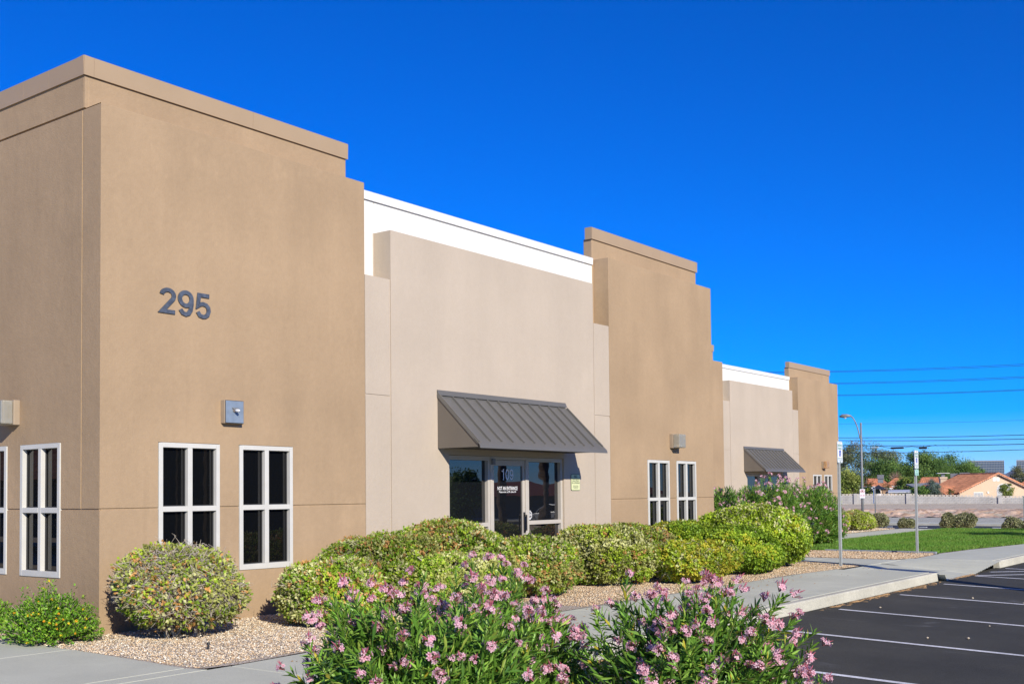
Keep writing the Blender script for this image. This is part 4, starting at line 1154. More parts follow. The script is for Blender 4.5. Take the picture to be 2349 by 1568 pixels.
#=================================================================== PLANTS
def unit(v): return v/(np.linalg.norm(v, axis=-1, keepdims=True)+1e-9)
def leaf_arrays(P, D, N, L, W, fold=0.15):
    """4-vertex leaves folded along the midrib; returns V (n*4,3), F (n*2,3)"""
    n = len(P); D = unit(D); S = unit(np.cross(D, N)); N = np.cross(S, D)
    L = np.broadcast_to(np.asarray(L, float), (n,))[:, None]; W = np.broadcast_to(np.asarray(W, float), (n,))[:, None]
    mid = P+D*L*0.55
    V = np.stack([P, mid+S*W*.5+N*W*fold, P+D*L-N*L*.08, mid-S*W*.5+N*W*fold], 1).reshape(-1, 3)
    a = 4*np.arange(n)
    F = np.concatenate([np.stack([a, a+1, a+2], -1), np.stack([a, a+2, a+3], -1)])
    return V, F
def tube_arrays(A, B, r0, r1, n=3):
    """many straight tapered twigs at once"""
    m = len(A); d = unit(B-A); h = np.where(np.abs(d[:, 2:3]) < .9, [[0, 0, 1.]], [[1., 0, 0]])
    a = unit(np.cross(d, h)); b = np.cross(d, a); vs = []
    r0 = np.broadcast_to(r0, (m,))[:, None]; r1 = np.broadcast_to(r1, (m,))[:, None]
    for k in range(n):
        t = 2*math.pi*k/n; o = math.cos(t)*a+math.sin(t)*b
        vs += [A+o*r0, B+o*r1]
    V = np.stack(vs, 1).reshape(-1, 3); base = 2*n*np.arange(m)[:, None]
    q = np.array([[2*k, 2*((k+1) % n), 2*((k+1) % n)+1, 2*k+1] for k in range(n)])
    F = (base[:, :, None]+q[None]).reshape(-1, 4)
    return V, F
def palette(r, n, pal, wts):
    pal = np.array(pal); k = r.choice(len(pal), n, p=np.array(wts)/sum(wts))
    return pal[k]*r.uniform(.8, 1.2, (n, 1))

GREEN = (0.20, 0.33, 0.022); SHADEGREEN = (0.085, 0.17, 0.02); CREAM = (0.56, 0.56, 0.25); YELL = (0.52, 0.48, 0.04); ORNG = (0.52, 0.28, 0.09); LIME = (0.36, 0.48, 0.035); OLIVE = (0.35, 0.37, 0.09)
def lump(dirs, seed, amp):
    r = np.random.RandomState(seed); s = np.zeros(len(dirs))
    for f in (2.0, 3.5, 6.0):
        for _ in range(3):
            k = r.normal(0, f, 3); s += np.sin(dirs@k+r.uniform(0, 6.28))/f
    return 1+amp*s
def hedge(label, cx, cy, rx, ry, h, nros, leafL, pal, wts, seed, group, name='hedge_shrub', twigs=400, power=2.25, amp=.12, zb=.06, sparse=0.0, twigmat=None, top_pal=None, flat=1.0, cat='shrub'):
    """clipped shrub: rosettes of leaves in the outer shell over a twiggy inside"""
    r = np.random.RandomState(seed)
    o = thing(name, (cx, cy, 0), label, cat, group)
    leafL = leafL*1.0; n = int(nros*1.15)
    # directions on the upper 3/4 sphere
    z = r.uniform(-.75, 1, n); t = r.uniform(0, 2*math.pi, n); q = np.sqrt(1-z*z)
    D = np.stack([q*np.cos(t), q*np.sin(t), z], -1)
    sup = (np.abs(D[:, 0])**power+np.abs(D[:, 1])**power+np.abs(D[:, 2])**power)**(-1/power)
    rad = sup*lump(D, seed+1, amp)*(1-np.abs(r.normal(0, .05, n))-r.uniform(0, 1, n)**3*.25)
    hz = h*.5
    C = np.array([cx, cy, h*.5])
    P = C+D*rad[:, None]*np.array([rx, ry, hz])
    P[:, 2] = np.maximum(P[:, 2], zb+r.uniform(0, .08, n))
    out = unit(D/np.array([rx, ry, hz*1.0])+r.normal(0, .35, (n, 3))/max(rx, .5)+np.array([0, 0, .25]))
    # rosette leaves
    K = 7
    a0 = r.uniform(0, 6.28, n)
    hlp = np.where(np.abs(out[:, 2:3]) < .9, [[0, 0, 1.]], [[1., 0, 0]])
    A = unit(np.cross(out, hlp)); B = np.cross(out, A)
    Vs, Fs, Cs, nv = [], [], [], 0
    gap = lump(D*1.7+3.1, seed+17, .5)+r.normal(0, .22, n) < (.46 if sparse < .5 else -9)       # bare patches
    P = P[~gap]; out = out[~gap]; D = D[~gap]; A = A[~gap]; B = B[~gap]; a0 = a0[~gap]; n = len(P)
    pf = lump(D*1.5, seed+5, .55)-1                                     # colours drift in patches over the shrub
    cw = np.cumsum(np.array(wts)/sum(wts)); qv = np.clip(.5+.42*pf+r.normal(0, .20, n), 0, .999)
    rc = np.array(pal)[np.searchsorted(cw, qv)]*r.uniform(.85, 1.15, (n, 1))
    if top_pal is not None:
        k = (D[:, 2]+r.normal(0, .25, n)) > .45
        rc[k] = palette(r, k.sum(), *top_pal)
    # broad colour patches over the shrub
    pt = lump(D, seed+9, .22)[:, None]; rc = rc*np.clip(pt, .7, 1.3)
    for k in range(K):
        keep = r.uniform(0, 1, n) > sparse*.5
        th = a0+k*2.4+r.normal(0, .25, n)
        spread = r.uniform(.35, 1.25, n)
        d = out*np.cos(spread)[:, None]+(A*np.cos(th)[:, None]+B*np.sin(th)[:, None])*np.sin(spread)[:, None]
        nr = out+r.normal(0, .35, (n, 3))
        p = P+r.normal(0, leafL*.35, (n, 3))
        L = leafL*r.uniform(.65, 1.2, n)
        V, F = leaf_arrays(p[keep], d[keep], nr[keep], L[keep], (L*.68)[keep], .10)
        Vs.append(V); Fs.append(F+nv); nv += len(V)
        Cs.append(np.repeat(np.clip(rc[keep]*r.uniform(.86, 1.14, (keep.sum(), 1)), 0, 1), 4, 0))
    me = np_mesh('foliage', np.concatenate(Vs), np.concatenate(Fs), OFF[o.name], np.concatenate(Cs))
    f = link_mesh('foliage', me, M_LEAF, o); props(f, kind='stuff')
    # stems and twigs
    As, Bs, R0, R1 = [], [], [], []
    ns = max(5, int(6*rx*2))
    roots = np.stack([cx+r.normal(0, .12*rx, ns), cy+r.normal(0, .12*ry, ns), np.zeros(ns)], -1)
    knees = C+r.normal(0, 1, (ns, 3))*np.array([rx*.42, ry*.42, h*.12])+np.array([0, 0, -.08*h])
    As.append(roots); Bs.append(knees); R0 += [.022*h+.006]*ns; R1 += [.012*h]*ns
    tw = twigs
    z = r.uniform(-.5, 1, tw); t = r.uniform(0, 6.28, tw); q = np.sqrt(1-z*z)
    D2 = np.stack([q*np.cos(t), q*np.sin(t), z], -1)
    sup = (np.abs(D2)**power).sum(1)**(-1/power)*lump(D2, seed+1, amp)
    tip = C+D2*(sup*r.uniform(.86, .99, tw))[:, None]*np.array([rx, ry, hz])+r.normal(0, .05, (tw, 3)); tip[:, 2] = np.maximum(tip[:, 2], .05)
    mid = C+D2*(sup*r.uniform(.62, .86, tw))[:, None]*np.array([rx, ry, hz])+r.normal(0, .07, (tw, 3)); mid[:, 2] = np.maximum(mid[:, 2], .06)
    kn = knees[r.randint(0, ns, tw)]
    k5 = max(1, tw//5); As += [kn[:k5], mid, mid]; Bs += [mid[:k5], tip, (mid+tip)/2+r.normal(0, .055, (tw, 3))]
    R0 += [.007]*k5+[.0048]*tw+[.004]*tw; R1 += [.005]*k5+[.002]*tw+[.0015]*tw
    V, F = tube_arrays(np.concatenate(As), np.concatenate(Bs), np.array(R0), np.array(R1), 3)
    me = np_mesh('branches', V, F, OFF[o.name])
    props(link_mesh('branches', me, twigmat or M_BARK, o), kind='stuff')
    return o
G1 = 'clipped shrubs in the front beds'
hedge('round twiggy shrub with sparse olive and orange leaves, in front of the near windows', 7.84, 10.78, .74, .70, 1.05, 2400, .048, [OLIVE, GREEN, CREAM, ORNG, LIME], [3.5, 2, 1.5, 1.8, 2.2], 21, G1, twigs=3600, amp=.08, zb=.15, power=2.05, sparse=.8, twigmat=M_TWIG, top_pal=([LIME, OLIVE, ORNG], [3, 3, 1]))
PO = ([OLIVE, CREAM, GREEN, ORNG, LIME], [3, 2.2, 2, .9, 2])
hedge('low green shrub at the left foot of the long mound, beside the twiggy round shrub', 9.66, 10.15, .64, .62, .80, 3600, .046, *PO, 22, G1, twigs=500, sparse=.3, twigmat=M_TWIG, amp=.10)
hedge('left shoulder of the long mounded hedge below the tan and cream wall joint', 10.95, 10.55, .88, .78, 1.10, 6200, .046, [LIME, CREAM, GREEN, ORNG, OLIVE], [1.8, 1.5, 2, .8, 3.2], 23, G1, twigs=350, twigmat=M_TWIG)
hedge('highest crest of the long mounded hedge in front of the cream wall', 12.35, 10.55, 1.0, .85, 1.13, 7200, .047, [LIME, CREAM, GREEN, ORNG, OLIVE], [1.8, 1.6, 2, 1.0, 3.4], 24, G1, twigs=300, twigmat=M_TWIG)
hedge('right tail of the long mounded hedge sloping down below the glass door', 13.95, 10.3, .92, .75, .86, 6000, .048, [LIME, CREAM, GREEN, ORNG, OLIVE], [1.6, 1.8, 2, 1.1, 3.2], 25, G1, twigs=260, twigmat=M_TWIG)
hedge('low front shrub filling the gap before the long mounded hedge, behind the pink oleander', 11.6, 9.75, .95, .55, .84, 4800, .047, [LIME, GREEN, OLIVE, CREAM], [1.5, 2, 3, 1.5], 36, G1, twigs=200, twigmat=M_TWIG)
hedge('cream-green square-cut hedge right of the glass door and its sign', 16.55, 10.45, .82, .78, 1.0, 6200, .05, [CREAM, OLIVE, LIME, ORNG, GREEN], [4, 2.5, 1.8, .6, 1], 26, G1, twigs=300, twigmat=M_TWIG, power=3.2)
hedge('thin brownish shrub squeezed between the cream-green hedge and the bright green mounds', 18.25, 10.75, .62, .55, .93, 2600, .05, [OLIVE, ORNG, CREAM], [3, 2, 2], 27, G1, twigs=1100, sparse=.5, twigmat=M_BARK)
hedge('bright green mound under the second tower windows', 19.8, 10.6, .85, .75, .98, 5600, .055, [GREEN, LIME, YELL, CREAM], [4, 3, 1, .6], 28, G1, twigs=150)
hedge('yellow-leaved low mound at the front of the green hedges, just behind the right oleander', 17.55, 9.35, .80, .68, .70, 4200, .052, [YELL, LIME, CREAM, OLIVE], [3, 3, 1.6, .8], 29, G1, twigs=260)
hedge('solid bright green mound on the sidewalk side of the hedge row', 19.95, 9.7, .88, .80, .82, 5800, .055, [GREEN, LIME, YELL], [4.5, 2.5, .5], 30, G1, twigs=120)
hedge('tallest and largest pale green dome in the hedge row, next to the nearer signpost', 22.05, 10.15, 1.32, 1.05, 1.30, 10500, .058, [GREEN, LIME, CREAM, YELL], [3.2, 4, .9, .8], 31, G1, twigs=160, top_pal=([CREAM, LIME, GREEN], [1.6, 3, 1]))
hedge('end of the hedge row turned to the far walkway, shade put into its dark green leaves', 23.55, 10.55, .62, .85, 1.12, 4500, .058, [SHADEGREEN, GREEN, LIME], [4, 2, 1], 32, G1, twigs=250)  # shade on this end is painted in by the darker leaf palette
hedge('yellow-green clipped hedge right of the far oleanders', 40.6, 15.7, .62, .65, .86, 4200, .058, [LIME, YELL, CREAM, GREEN], [3, 1.5, 2, 1.5], 33, G1, twigs=200)
hedge('low spreading hedge with brown inside at the far walkway corner', 43.2, 15.75, 1.0, .75, .74, 5000, .058, [LIME, OLIVE, CREAM, ORNG], [3, 2.5, 2, .8], 34, G1, twigs=600, twigmat=M_BARK)
SAGE = [(0.27, 0.28, 0.13), (0.36, 0.36, 0.19), (0.20, 0.23, 0.10)]
G2 = 'grey-green desert bushes at the street edge'
for i, (x, y, rx, h, l) in enumerate(((47.0, 16.1, .32, .55, 'grey-green desert bush just right of the low spreading hedge'), (47.2, 15.0, .28, .32, 'small low grey-green bush left of the farther signpost'), (46.9, 13.22, .24, .55, 'leaning grey-green bush right of the farther signpost, left of a larger one'),
                                      (47.1, 12.62, .40, .56, 'broadest rounded grey-green bush at the far edge of the lawn'), (47.0, 10.75, .28, .40, 'rounded grey-green bush near the right end of the lawn edge'), (47.2, 10.32, .22, .24, 'smallest pale sage bush at the right end of the lawn edge'))):
    hedge(l, x, y, rx, rx, h, 1500, .07, SAGE, [3, 2, 2], 50+i, G2, name='desert_bush', twigs=300, power=2.2, amp=.22)
for i, (x, y, l) in enumerate(((48.0, 8.6, 'dry blond grass tuft behind the lawn, left one'), (48.1, 8.15, 'dry blond grass tuft behind the lawn, right one'))):
    r = np.random.RandomState(70+i); n = 260
    A = np.stack([x+r.normal(0, .1, n), y+r.normal(0, .1, n), np.full(n, -.15)], -1); B = A+np.stack([r.normal(0, .16, n), r.normal(0, .16, n), r.uniform(.25, .42, n)], -1)
    V, F = tube_arrays(A, B, .006, .002, 3); me = np_mesh('dry_grass_tuft', V, F, (x, y, -.15))
    props(link_mesh('dry_grass_tuft', me, mat_plain('straw', (0.5, 0.36, 0.17), .9), loc=(x, y, -.15)), l, 'grass tuft', 'dry grass tufts by the street')

# lantana with yellow flower heads
def lantana(label, cx, cy, rx, ry, h, n, seed, nfl):
    r = np.random.RandomState(seed); o = thing('lantana_bush', (cx, cy, 0), label, 'shrub', 'yellow-flowered bushes at the end wall')
    Vs, Fs, Cs, nv = [], [], [], 0; A_, B_ = [], []
    for i in range(n):
        t = r.uniform(0, 6.28); q = r.uniform(0, 1)**.55
        spike = r.uniform(.75, 1.0) if r.uniform() < .85 else r.uniform(1.0, 1.35)
        tip = np.array([cx+rx*q*math.cos(t)*(.85+.3*r.uniform()), cy+ry*q*math.sin(t)*(.85+.3*r.uniform()), .04+h*spike*(1-q**2.2)**.7])
        root = np.array([cx+(tip[0]-cx)*.45, cy+(tip[1]-cy)*.45, max(.02, tip[2]*.35)])
        A_.append(root); B_.append(tip); m = 26
        s = r.uniform(.25, 1.05, m)[:, None]; P = root*(1-s)+tip*s+r.normal(0, .012, (m, 3))
        ax = unit((tip-root)[None]); d = unit(r.normal(0, 1, (m, 3))+ax*.6+np.array([0, 0, .25])); L = r.uniform(.026, .046, m)
        V, F = leaf_arrays(P, d, r.normal(0, .5, (m, 3))+np.array([0, 0, 1]), L, L*.6)
        Vs.append(V); Fs.append(F+nv); nv += len(V)
        c = palette(r, m, [(0.15, 0.34, 0.022), (0.24, 0.44, 0.035), (0.08, 0.2, 0.018), (0.32, 0.46, 0.06)], [3, 3, 2, 1]); Cs.append(np.repeat(c, 4, 0))
    me = np_mesh('foliage', np.concatenate(Vs), np.concatenate(Fs), OFF[o.name], np.concatenate(Cs)); props(link_mesh('foliage', me, M_LEAF, o), kind='stuff')
    V, F = tube_arrays(np.array(A_), np.array(B_), .005, .002, 3); props(link_mesh('branches', np_mesh('branches', V, F, OFF[o.name]), M_BARK, o), kind='stuff')
    B_ = np.array(B_); tops = B_[np.argsort(B_[:, 1]+B_[:, 0]*.5-B_[:, 2]*1.0+r.normal(0, .25, n))][:nfl]
    for p in tops:
        mb = MB()
        for k in range(14):
            d = unit(r.normal(0, 1, 3)+np.array([-.4, -.6, .7])); c = p+d*.014
            a = unit(np.cross(d, (0, 0, 1))); b = np.cross(d, a); s = .0085
            mb.add([c+a*s, c+b*s, c-a*s, c-b*s], [(0, 1, 2, 3)])
        mb.build('flower_head', M_PETAL, o, tint=(0.85, 0.66, 0.03) if r.uniform() < .75 else (0.85, 0.45, 0.02))
lantana('feathery green bush with yellow flowers at the foot of the end wall corner', 6.74, 11.62, .53, .62, .49, 600, 81, 30)
lantana('sliver of a second yellow-flowered bush at the left picture edge', 6.75, 13.15, .48, .5, .38, 300, 82, 16)

# ------------------------------------------------------------------ oleanders
OL_LEAF = [(0.10, 0.22, 0.028), (0.14, 0.29, 0.036), (0.21, 0.36, 0.055), (0.06, 0.15, 0.024), (0.32, 0.42, 0.07)]
def shoot_mesh(seed, L, whorls, leaf, yellow=0.02):
    """one leafy shoot along +Z from its root: stem, whorls of three lance leaves, upright tip"""
    r = np.random.RandomState(seed); bend = r.normal(0, .10, 2)
    def ax(t): return np.array([bend[0]*t*t*L, bend[1]*t*t*L, t*L])
    Vs, Fs, Cs, nv = [], [], [], 0
    ts = np.linspace(0, 1, 5); A = np.array([ax(t) for t in ts[:-1]]); B = np.array([ax(t) for t in ts[1:]])
    V, F = tube_arrays(A, B, np.linspace(.0055, .003, 4), np.linspace(.005, .0022, 4), 4)
    F = np.concatenate([F[:, [0, 1, 2]], F[:, [0, 2, 3]]]); Vs.append(V); Fs.append(F); nv = len(V); Cs.append(np.tile([0.17, 0.21, 0.06], (len(V), 1)))
    for w in range(whorls):
        t = .22+.80*(w/(whorls-1)); t = min(t, 1.0); a0 = w*1.05+r.uniform(-.3, .3); top = (w/(whorls-1))
        for k in range(3):
            if r.uniform() < .10: continue
            a = a0+k*2.094+r.normal(0, .15); op = np.clip(1.22-.80*top**2+r.normal(0, .17), .15, 1.6)
            d = np.array([math.sin(op)*math.cos(a), math.sin(op)*math.sin(a), math.cos(op)])
            l = leaf*r.uniform(.75, 1.15)*(1-.35*top**3)*(.75+.25*min(1, w/3)); wd = l*r.uniform(.14, .19)
            s = unit(np.cross(d, (0, 0, 1.)))if abs(d[2]) < .98 else np.array([1., 0, 0]); nn_ = np.cross(s, d)
            p = ax(t); dr = np.array([0, 0, -1.])*l*r.uniform(.02, .12)
            m1 = p+d*l*.35; m2 = p+d*l*.7+dr*.4; tip = p+d*l+dr
            V = np.array([p, m1+s*wd*.5+nn_*wd*.15, m1, m1-s*wd*.5+nn_*wd*.15, m2+s*wd*.42+nn_*wd*.12, m2, m2-s*wd*.42+nn_*wd*.12, tip])
            F = np.array([[0,1,2],[0,2,3],[1,4,5],[1,5,2],[2,5,6],[2,6,3],[4,7,5],[5,7,6]])
            c = np.array(OL_LEAF[r.choice(5, p=[.3, .3, .2, .12, .08])])*r.uniform(.8, 1.25)
            if r.uniform() < yellow: c = np.array([0.42, 0.36, 0.04])
            cc = np.tile(c, (8, 1)); cc[[2, 5]] = c*1.35+np.array([.03, .03, .0])   # pale midrib
            Vs.append(V); Fs.append(F+nv); nv += 8; Cs.append(cc)
    me = np_mesh('leafy_shoot', np.concatenate(Vs), np.concatenate(Fs), (0, 0, 0), np.clip(np.concatenate(Cs), 0, 1)); me.materials.append(M_OLEAF); return me
def cluster_mesh(seed, nb, nbud, size):
    """open head of five-petalled blossoms with slim rose buds"""
    r = np.random.RandomState(seed); Vs, Fs, Cs, nv = [], [], [], 0
    for b in range(nb):
        d = unit(r.normal(0, 1, 3)*np.array([1, 1, .55])+np.array([0, 0, .65])); c = d*r.uniform(.5, 1.0)*size*1.35*np.array([1.1, 1.1, .8]); f = unit(d+r.normal(0, .25, 3))
        a = unit(np.cross(f, (0.3, 0.2, 1.))); bb = np.cross(f, a); s = size*r.uniform(.42, .56); ph = r.uniform(0, 6.28)
        base = np.array([0.93, 0.52, 0.60])*r.uniform(.95, 1.03); base = base+np.array([.0, .20, .15])*r.uniform(0, 1)
        for k in range(5):
            t = ph+k*1.2566; e = a*math.cos(t)+bb*math.sin(t); g = -a*math.sin(t)+bb*math.cos(t)
            V = np.array([c-f*s*.22, c+e*s*.55-g*s*.34+f*s*.05, c+e*s*1.0-g*s*.26+f*s*.06, c+e*s*1.05+g*s*.20+f*s*.02, c+e*s*.6+g*s*.30+f*s*.06])
            F = np.array([[0,1,4],[1,2,3],[1,3,4]])
            col = np.tile(base, (5, 1)); col[0] = base*np.array([.85, .45, .55])
            Vs.append(V); Fs.append(F+nv); nv += 5; Cs.append(col)
        V, F = tube_arrays(np.array([[0, 0, -.03]]), (c-f*s*.2)[None], .0016, .0028, 3); F = np.concatenate([F[:, [0, 1, 2]], F[:, [0, 2, 3]]])
        Vs.append(V); Fs.append(F+nv); nv += len(V); Cs.append(np.tile([0.5, 0.2, 0.2], (len(V), 1)))
    for b in range(nbud):
        d = unit(r.normal(0, .6, 3)+np.array([0, 0, 1.0])); A = d*size*.5; B = d*size*r.uniform(1.5, 2.0)
        V, F = tube_arrays(np.array([A, A+(B-A)*.5]), np.array([A+(B-A)*.5, B]), np.array([.002, .0045]), np.array([.0045, .0008]), 4); F = np.concatenate([F[:, [0, 1, 2]], F[:, [0, 2, 3]]])
        Vs.append(V); Fs.append(F+nv); nv += len(V); Cs.append(np.tile([0.62, 0.18, 0.24], (len(V), 1)))
    me = np_mesh('flower_cluster', np.concatenate(Vs), np.concatenate(Fs), (0, 0, 0), np.clip(np.concatenate(Cs), 0, 1)); me.materials.append(M_PETAL); return me
SHOOTS = [shoot_mesh(100+i, .36+.04*(i % 4), 16+i % 4, .112 if i % 2 else .100, .03) for i in range(9)]
FSHOOTS = [shoot_mesh(130+i, .46, 13, .15, .02) for i in range(5)]
SLEN = {}
for i, m_ in enumerate(SHOOTS): SLEN[m_.name] = .36+.04*(i % 4)
for m_ in FSHOOTS: SLEN[m_.name] = .46
CLUST = [cluster_mesh(150+i, 9+i, 2+i % 3, .034) for i in range(7)]
CLUST_F = [cluster_mesh(170+i, 8, 2, .066) for i in range(4)]
def orient(d, spin):
    z = Vector(d).normalized(); q = z.to_track_quat('Z', 'Y').to_matrix().to_4x4(); return q @ Matrix.Rotation(spin, 4, 'Z')
def oleander(label, cx, cy, rx, ry, h, nshoot, nflow, seed, z0=-.25, lo=-.55, sc=1.0, shoots=SHOOTS, clusters=CLUST, group='pink oleanders in the foreground', open_base=.35, toward=None, fill=500, flower_dir=(-.4, -.75, .9), jit=.42, fleaf=.12, vase=.75, frad=(.45, .9)):
    r = np.random.RandomState(seed); o = thing('oleander_bush', (cx, cy, z0), label, 'flowering shrub', group); base = np.array([cx, cy, z0])
    C = np.array([cx, cy, z0+h*open_base]); hz = h*(1-open_base); cr = h*open_base*.92
    tips, dirs = [], []
    n = nshoot
    zz = r.uniform(lo, 1, n); t = r.uniform(0, 6.28, n); q = np.sqrt(1-zz*zz); D = np.stack([q*np.cos(t), q*np.sin(t), zz], -1)
    rad = lump(D, seed+3, .12 if jit < .4 else .16)*(1-r.uniform(0, 1, n)**2.2*jit)
    taper = np.where(D[:, 2] < 0, 1+vase*D[:, 2], 1)[:, None]
    tips = C+D*rad[:, None]*taper*np.array([rx, ry, 0])+np.array([0, 0, 1])*(D[:, 2]*rad*np.where(D[:, 2] > 0, hz, cr))[:, None]
    dirs = unit(D*np.array([1, 1, .55])+np.array([0, 0, .75])+r.normal(0, .22, (n, 3)))
    vert = dirs
    A_, B_, r0_, r1_ = [], [], [], []
    nm = 16; ang = np.linspace(0, 6.28, nm, endpoint=False)+r.normal(0, .25, nm); ml = r.uniform(.15, .75, nm)
    mroot = base+np.stack([.16*rx*np.cos(ang), .16*ry*np.sin(ang), np.zeros(nm)], -1)
    mtop = base+np.stack([ml*rx*np.cos(ang), ml*ry*np.sin(ang), h*r.uniform(.38, .60, nm)], -1)
    mmid = (mroot+mtop)/2+np.stack([-.10*rx*np.cos(ang), -.10*ry*np.sin(ang), np.full(nm, .03)], -1)+r.normal(0, .03, (nm, 3))
    A_ += [mroot, mmid]; B_ += [mmid, mtop]; r0_ += [.017*sc]*nm+[.013*sc]*nm; r1_ += [.013*sc]*nm+[.009*sc]*nm
    for i in range(n):
        me = shoots[r.randint(len(shoots))]; s = sc*r.uniform(.8, 1.15); L = SLEN[me.name]*s
        root = tips[i]-dirs[i]*L
        ob = bpy.data.objects.new('leafy_shoot', me); COL.objects.link(ob); ob.parent = o
        m = orient(dirs[i], r.uniform(0, 6.28)) @ Matrix.Scale(s, 4); m.translation = Vector(root-base); ob.matrix_local = m
        j = np.argmin(np.linalg.norm(mtop-root, axis=1)+r.uniform(0, .15, nm))
        kn = (mtop[j]*.55+root*.45)+r.normal(0, .03, 3)-np.array([0, 0, .03])
        A_ += [mtop[j][None], kn[None]]; B_ += [kn[None], root[None]]; r0_ += [.007*sc, .006*sc]; r1_ += [.006*sc, .005*sc]
    V, F = tube_arrays(np.concatenate(A_), np.concatenate(B_), np.array(r0_), np.array(r1_), 5); link_mesh('branches', np_mesh('branches', V, F, OFF[o.name], smooth=True), M_OBARK, o)
    # inner leaves, joined
    if fill:
        n2 = fill; zz = r.uniform(lo*.8, .9, n2); t = r.uniform(0, 6.28, n2); q = np.sqrt(1-zz*zz); D2 = np.stack([q*np.cos(t), q*np.sin(t), zz], -1); rd = r.uniform(*frad, n2)
        P = C+D2*rd[:, None]*np.where(D2[:, 2] < 0, 1+vase*D2[:, 2], 1)[:, None]*np.array([rx, ry, 0])+np.array([0, 0, 1])*(D2[:, 2]*rd*np.where(D2[:, 2] > 0, hz, cr))[:, None]
        d = unit(D2*.8+np.array([0, 0, .5])+r.normal(0, .5, (n2, 3))); L = fleaf*sc*r.uniform(.7, 1.2, n2)
        V, F = leaf_arrays(P, d, r.normal(0, 1, (n2, 3))+np.array([0, 0, 1.2]), L, L*.16)
        props(link_mesh('inner_leaves', np_mesh('inner_leaves', V, F, OFF[o.name], np.repeat(palette(r, n2, OL_LEAF, [3, 3, 2, 1, 1]), 4, 0)), M_OLEAF, o), kind='stuff')
    # flower heads favour the sunny top
    fd = unit(np.array(flower_dir)); score = D@fd+r.normal(0, .33, n)+.25*(rad > .9)
    for i in np.argsort(-score)[:nflow]:
        me = clusters[r.randint(len(clusters))]; ob = bpy.data.objects.new('flower_cluster', me); COL.objects.link(ob); ob.parent = o
        m = orient(unit(dirs[i]+fd*.9), r.uniform(0, 6.28)) @ Matrix.Scale(sc*r.uniform(.6, 1.0), 4); m.translation = Vector(tips[i]+dirs[i]*.055*sc+fd*.03*sc-base); ob.matrix_local = m
    return o
oleander('large pink oleander left of centre in the foreground, densest with flowers', 4.72, 4.24, .80, .78, 1.32, 300, 280, 201, fill=7000, jit=.40, lo=-.42, vase=.85, flower_dir=(-.35, -.55, 1.0))
oleander('pink oleander crowding behind and right of the largest foreground one', 5.88, 4.55, .66, .62, 1.22, 290, 190, 202, fill=4500, jit=.36)
oleander('open-stemmed pink oleander right of centre in the foreground', 5.80, 3.10, .66, .66, 1.28, 290, 175, 203, open_base=.52, lo=-.45, fill=1300, jit=.40, vase=.8)
oleander('low pink oleander at the bottom edge right of centre', 5.45, 2.26, .42, .42, 0.80, 160, 45, 204, open_base=.35, fill=1200)
GO = 'pink oleanders in the far bed before the set-back block'
FO = dict(z0=0, sc=.85, shoots=FSHOOTS, clusters=CLUST_F, group=GO, open_base=.22, lo=-.85, jit=.18, fleaf=.16, vase=.1, frad=(.6, 1.02))
oleander('far oleander touching the second tower corner, half in shade', 25.5, 13.0, 1.35, .9, 1.80, 300, 110, 211, fill=15000, flower_dir=(-.3, -.5, 1.0), **FO)
oleander('middle far oleander under the far awning, with tall flower spikes', 28.5, 12.9, 1.6, 1.0, 1.84, 300, 170, 212, fill=20000, flower_dir=(-.3, -.5, 1.0), **FO)
oleander('rightmost far oleander behind the nearer signpost, sunlit side covered in flowers', 31.3, 12.9, 1.55, 1.05, 1.82, 300, 210, 213, fill=20000, flower_dir=(-.4, -.6, .8), **FO)
poly_sheet('planter_soil', [(3.2, 1.2), (7.0, 1.2), (7.0, 5.4), (3.2, 5.4)], -.235, M_SOIL)

# ------------------------------------------------------------------ trees
def tree(name, label, x, y, zg, h, rx, crown_lo, pal, n, seed, group='trees behind the block wall', leaf=.20, clumps=46, wisp=0.0, trunk=.16, ry=None, cat='tree', dens=1.0):
    r = np.random.RandomState(seed); o = thing(name, (x, y, zg), label, cat, group); ry = ry or rx; base = np.array([x, y, zg])
    cz = zg+crown_lo+(h-crown_lo)/2; hz = (h-crown_lo)/2
    # limbs end at clump centres
    d = unit(r.normal(0, 1, (clumps, 3))); q = r.uniform(.25, 1, clumps)**.5
    K = np.array([x, y, cz])+d*q[:, None]*np.array([rx*.88, ry*.88, hz*.88])
    fork = base+np.array([0, 0, max(.5, crown_lo*.75)])
    mb = MB(); mb.tube([base-np.array([0, 0, .2]), base+(fork-base)*.5+r.normal(0, .05, 3), fork], [trunk*1.2, trunk, trunk*.8], 8)
    lim = [K[i] for i in r.choice(clumps, min(14, clumps), replace=False)]
    for p in lim:
        m = (fork+p)/2+r.normal(0, .2, 3)+np.array([0, 0, .2]); mb.tube([fork, m, p], [trunk*.5, trunk*.3, trunk*.1], 5)
    mb.build('trunk', M_TRUNK, o, smooth=True)
    n = int(n*2.6); pal = [tuple(np.array(c)*1.5) for c in pal]
    ci = r.randint(0, clumps, n); cr = r.uniform(.16, .34, clumps)*(rx+hz)/2
    P = K[ci]+r.normal(0, 1, (n, 3))*(cr[ci]*.55)[:, None]*np.array([1.15, 1.15, .8])
    D = unit(r.normal(0, 1, (n, 3))+np.array([0, 0, -.2-wisp])+np.array([.3, -.5, .3])*wisp); L = leaf*r.uniform(.6, 1.4, n)
    V, F = leaf_arrays(P, D, r.normal(0, .8, (n, 3))+np.array([0, 0, .8]), L*(1+wisp), L*(.55-.25*min(1, wisp)))
    cc = np.array(pal)[r.randint(0, len(pal), clumps)]
    c = cc[ci]*r.uniform(.75, 1.3, (n, 1))
    props(link_mesh('crown', np_mesh('crown', V, F, OFF[o.name], np.repeat(np.clip(c, 0, 1), 4, 0)), M_TLEAF, o), kind='stuff')
    return o
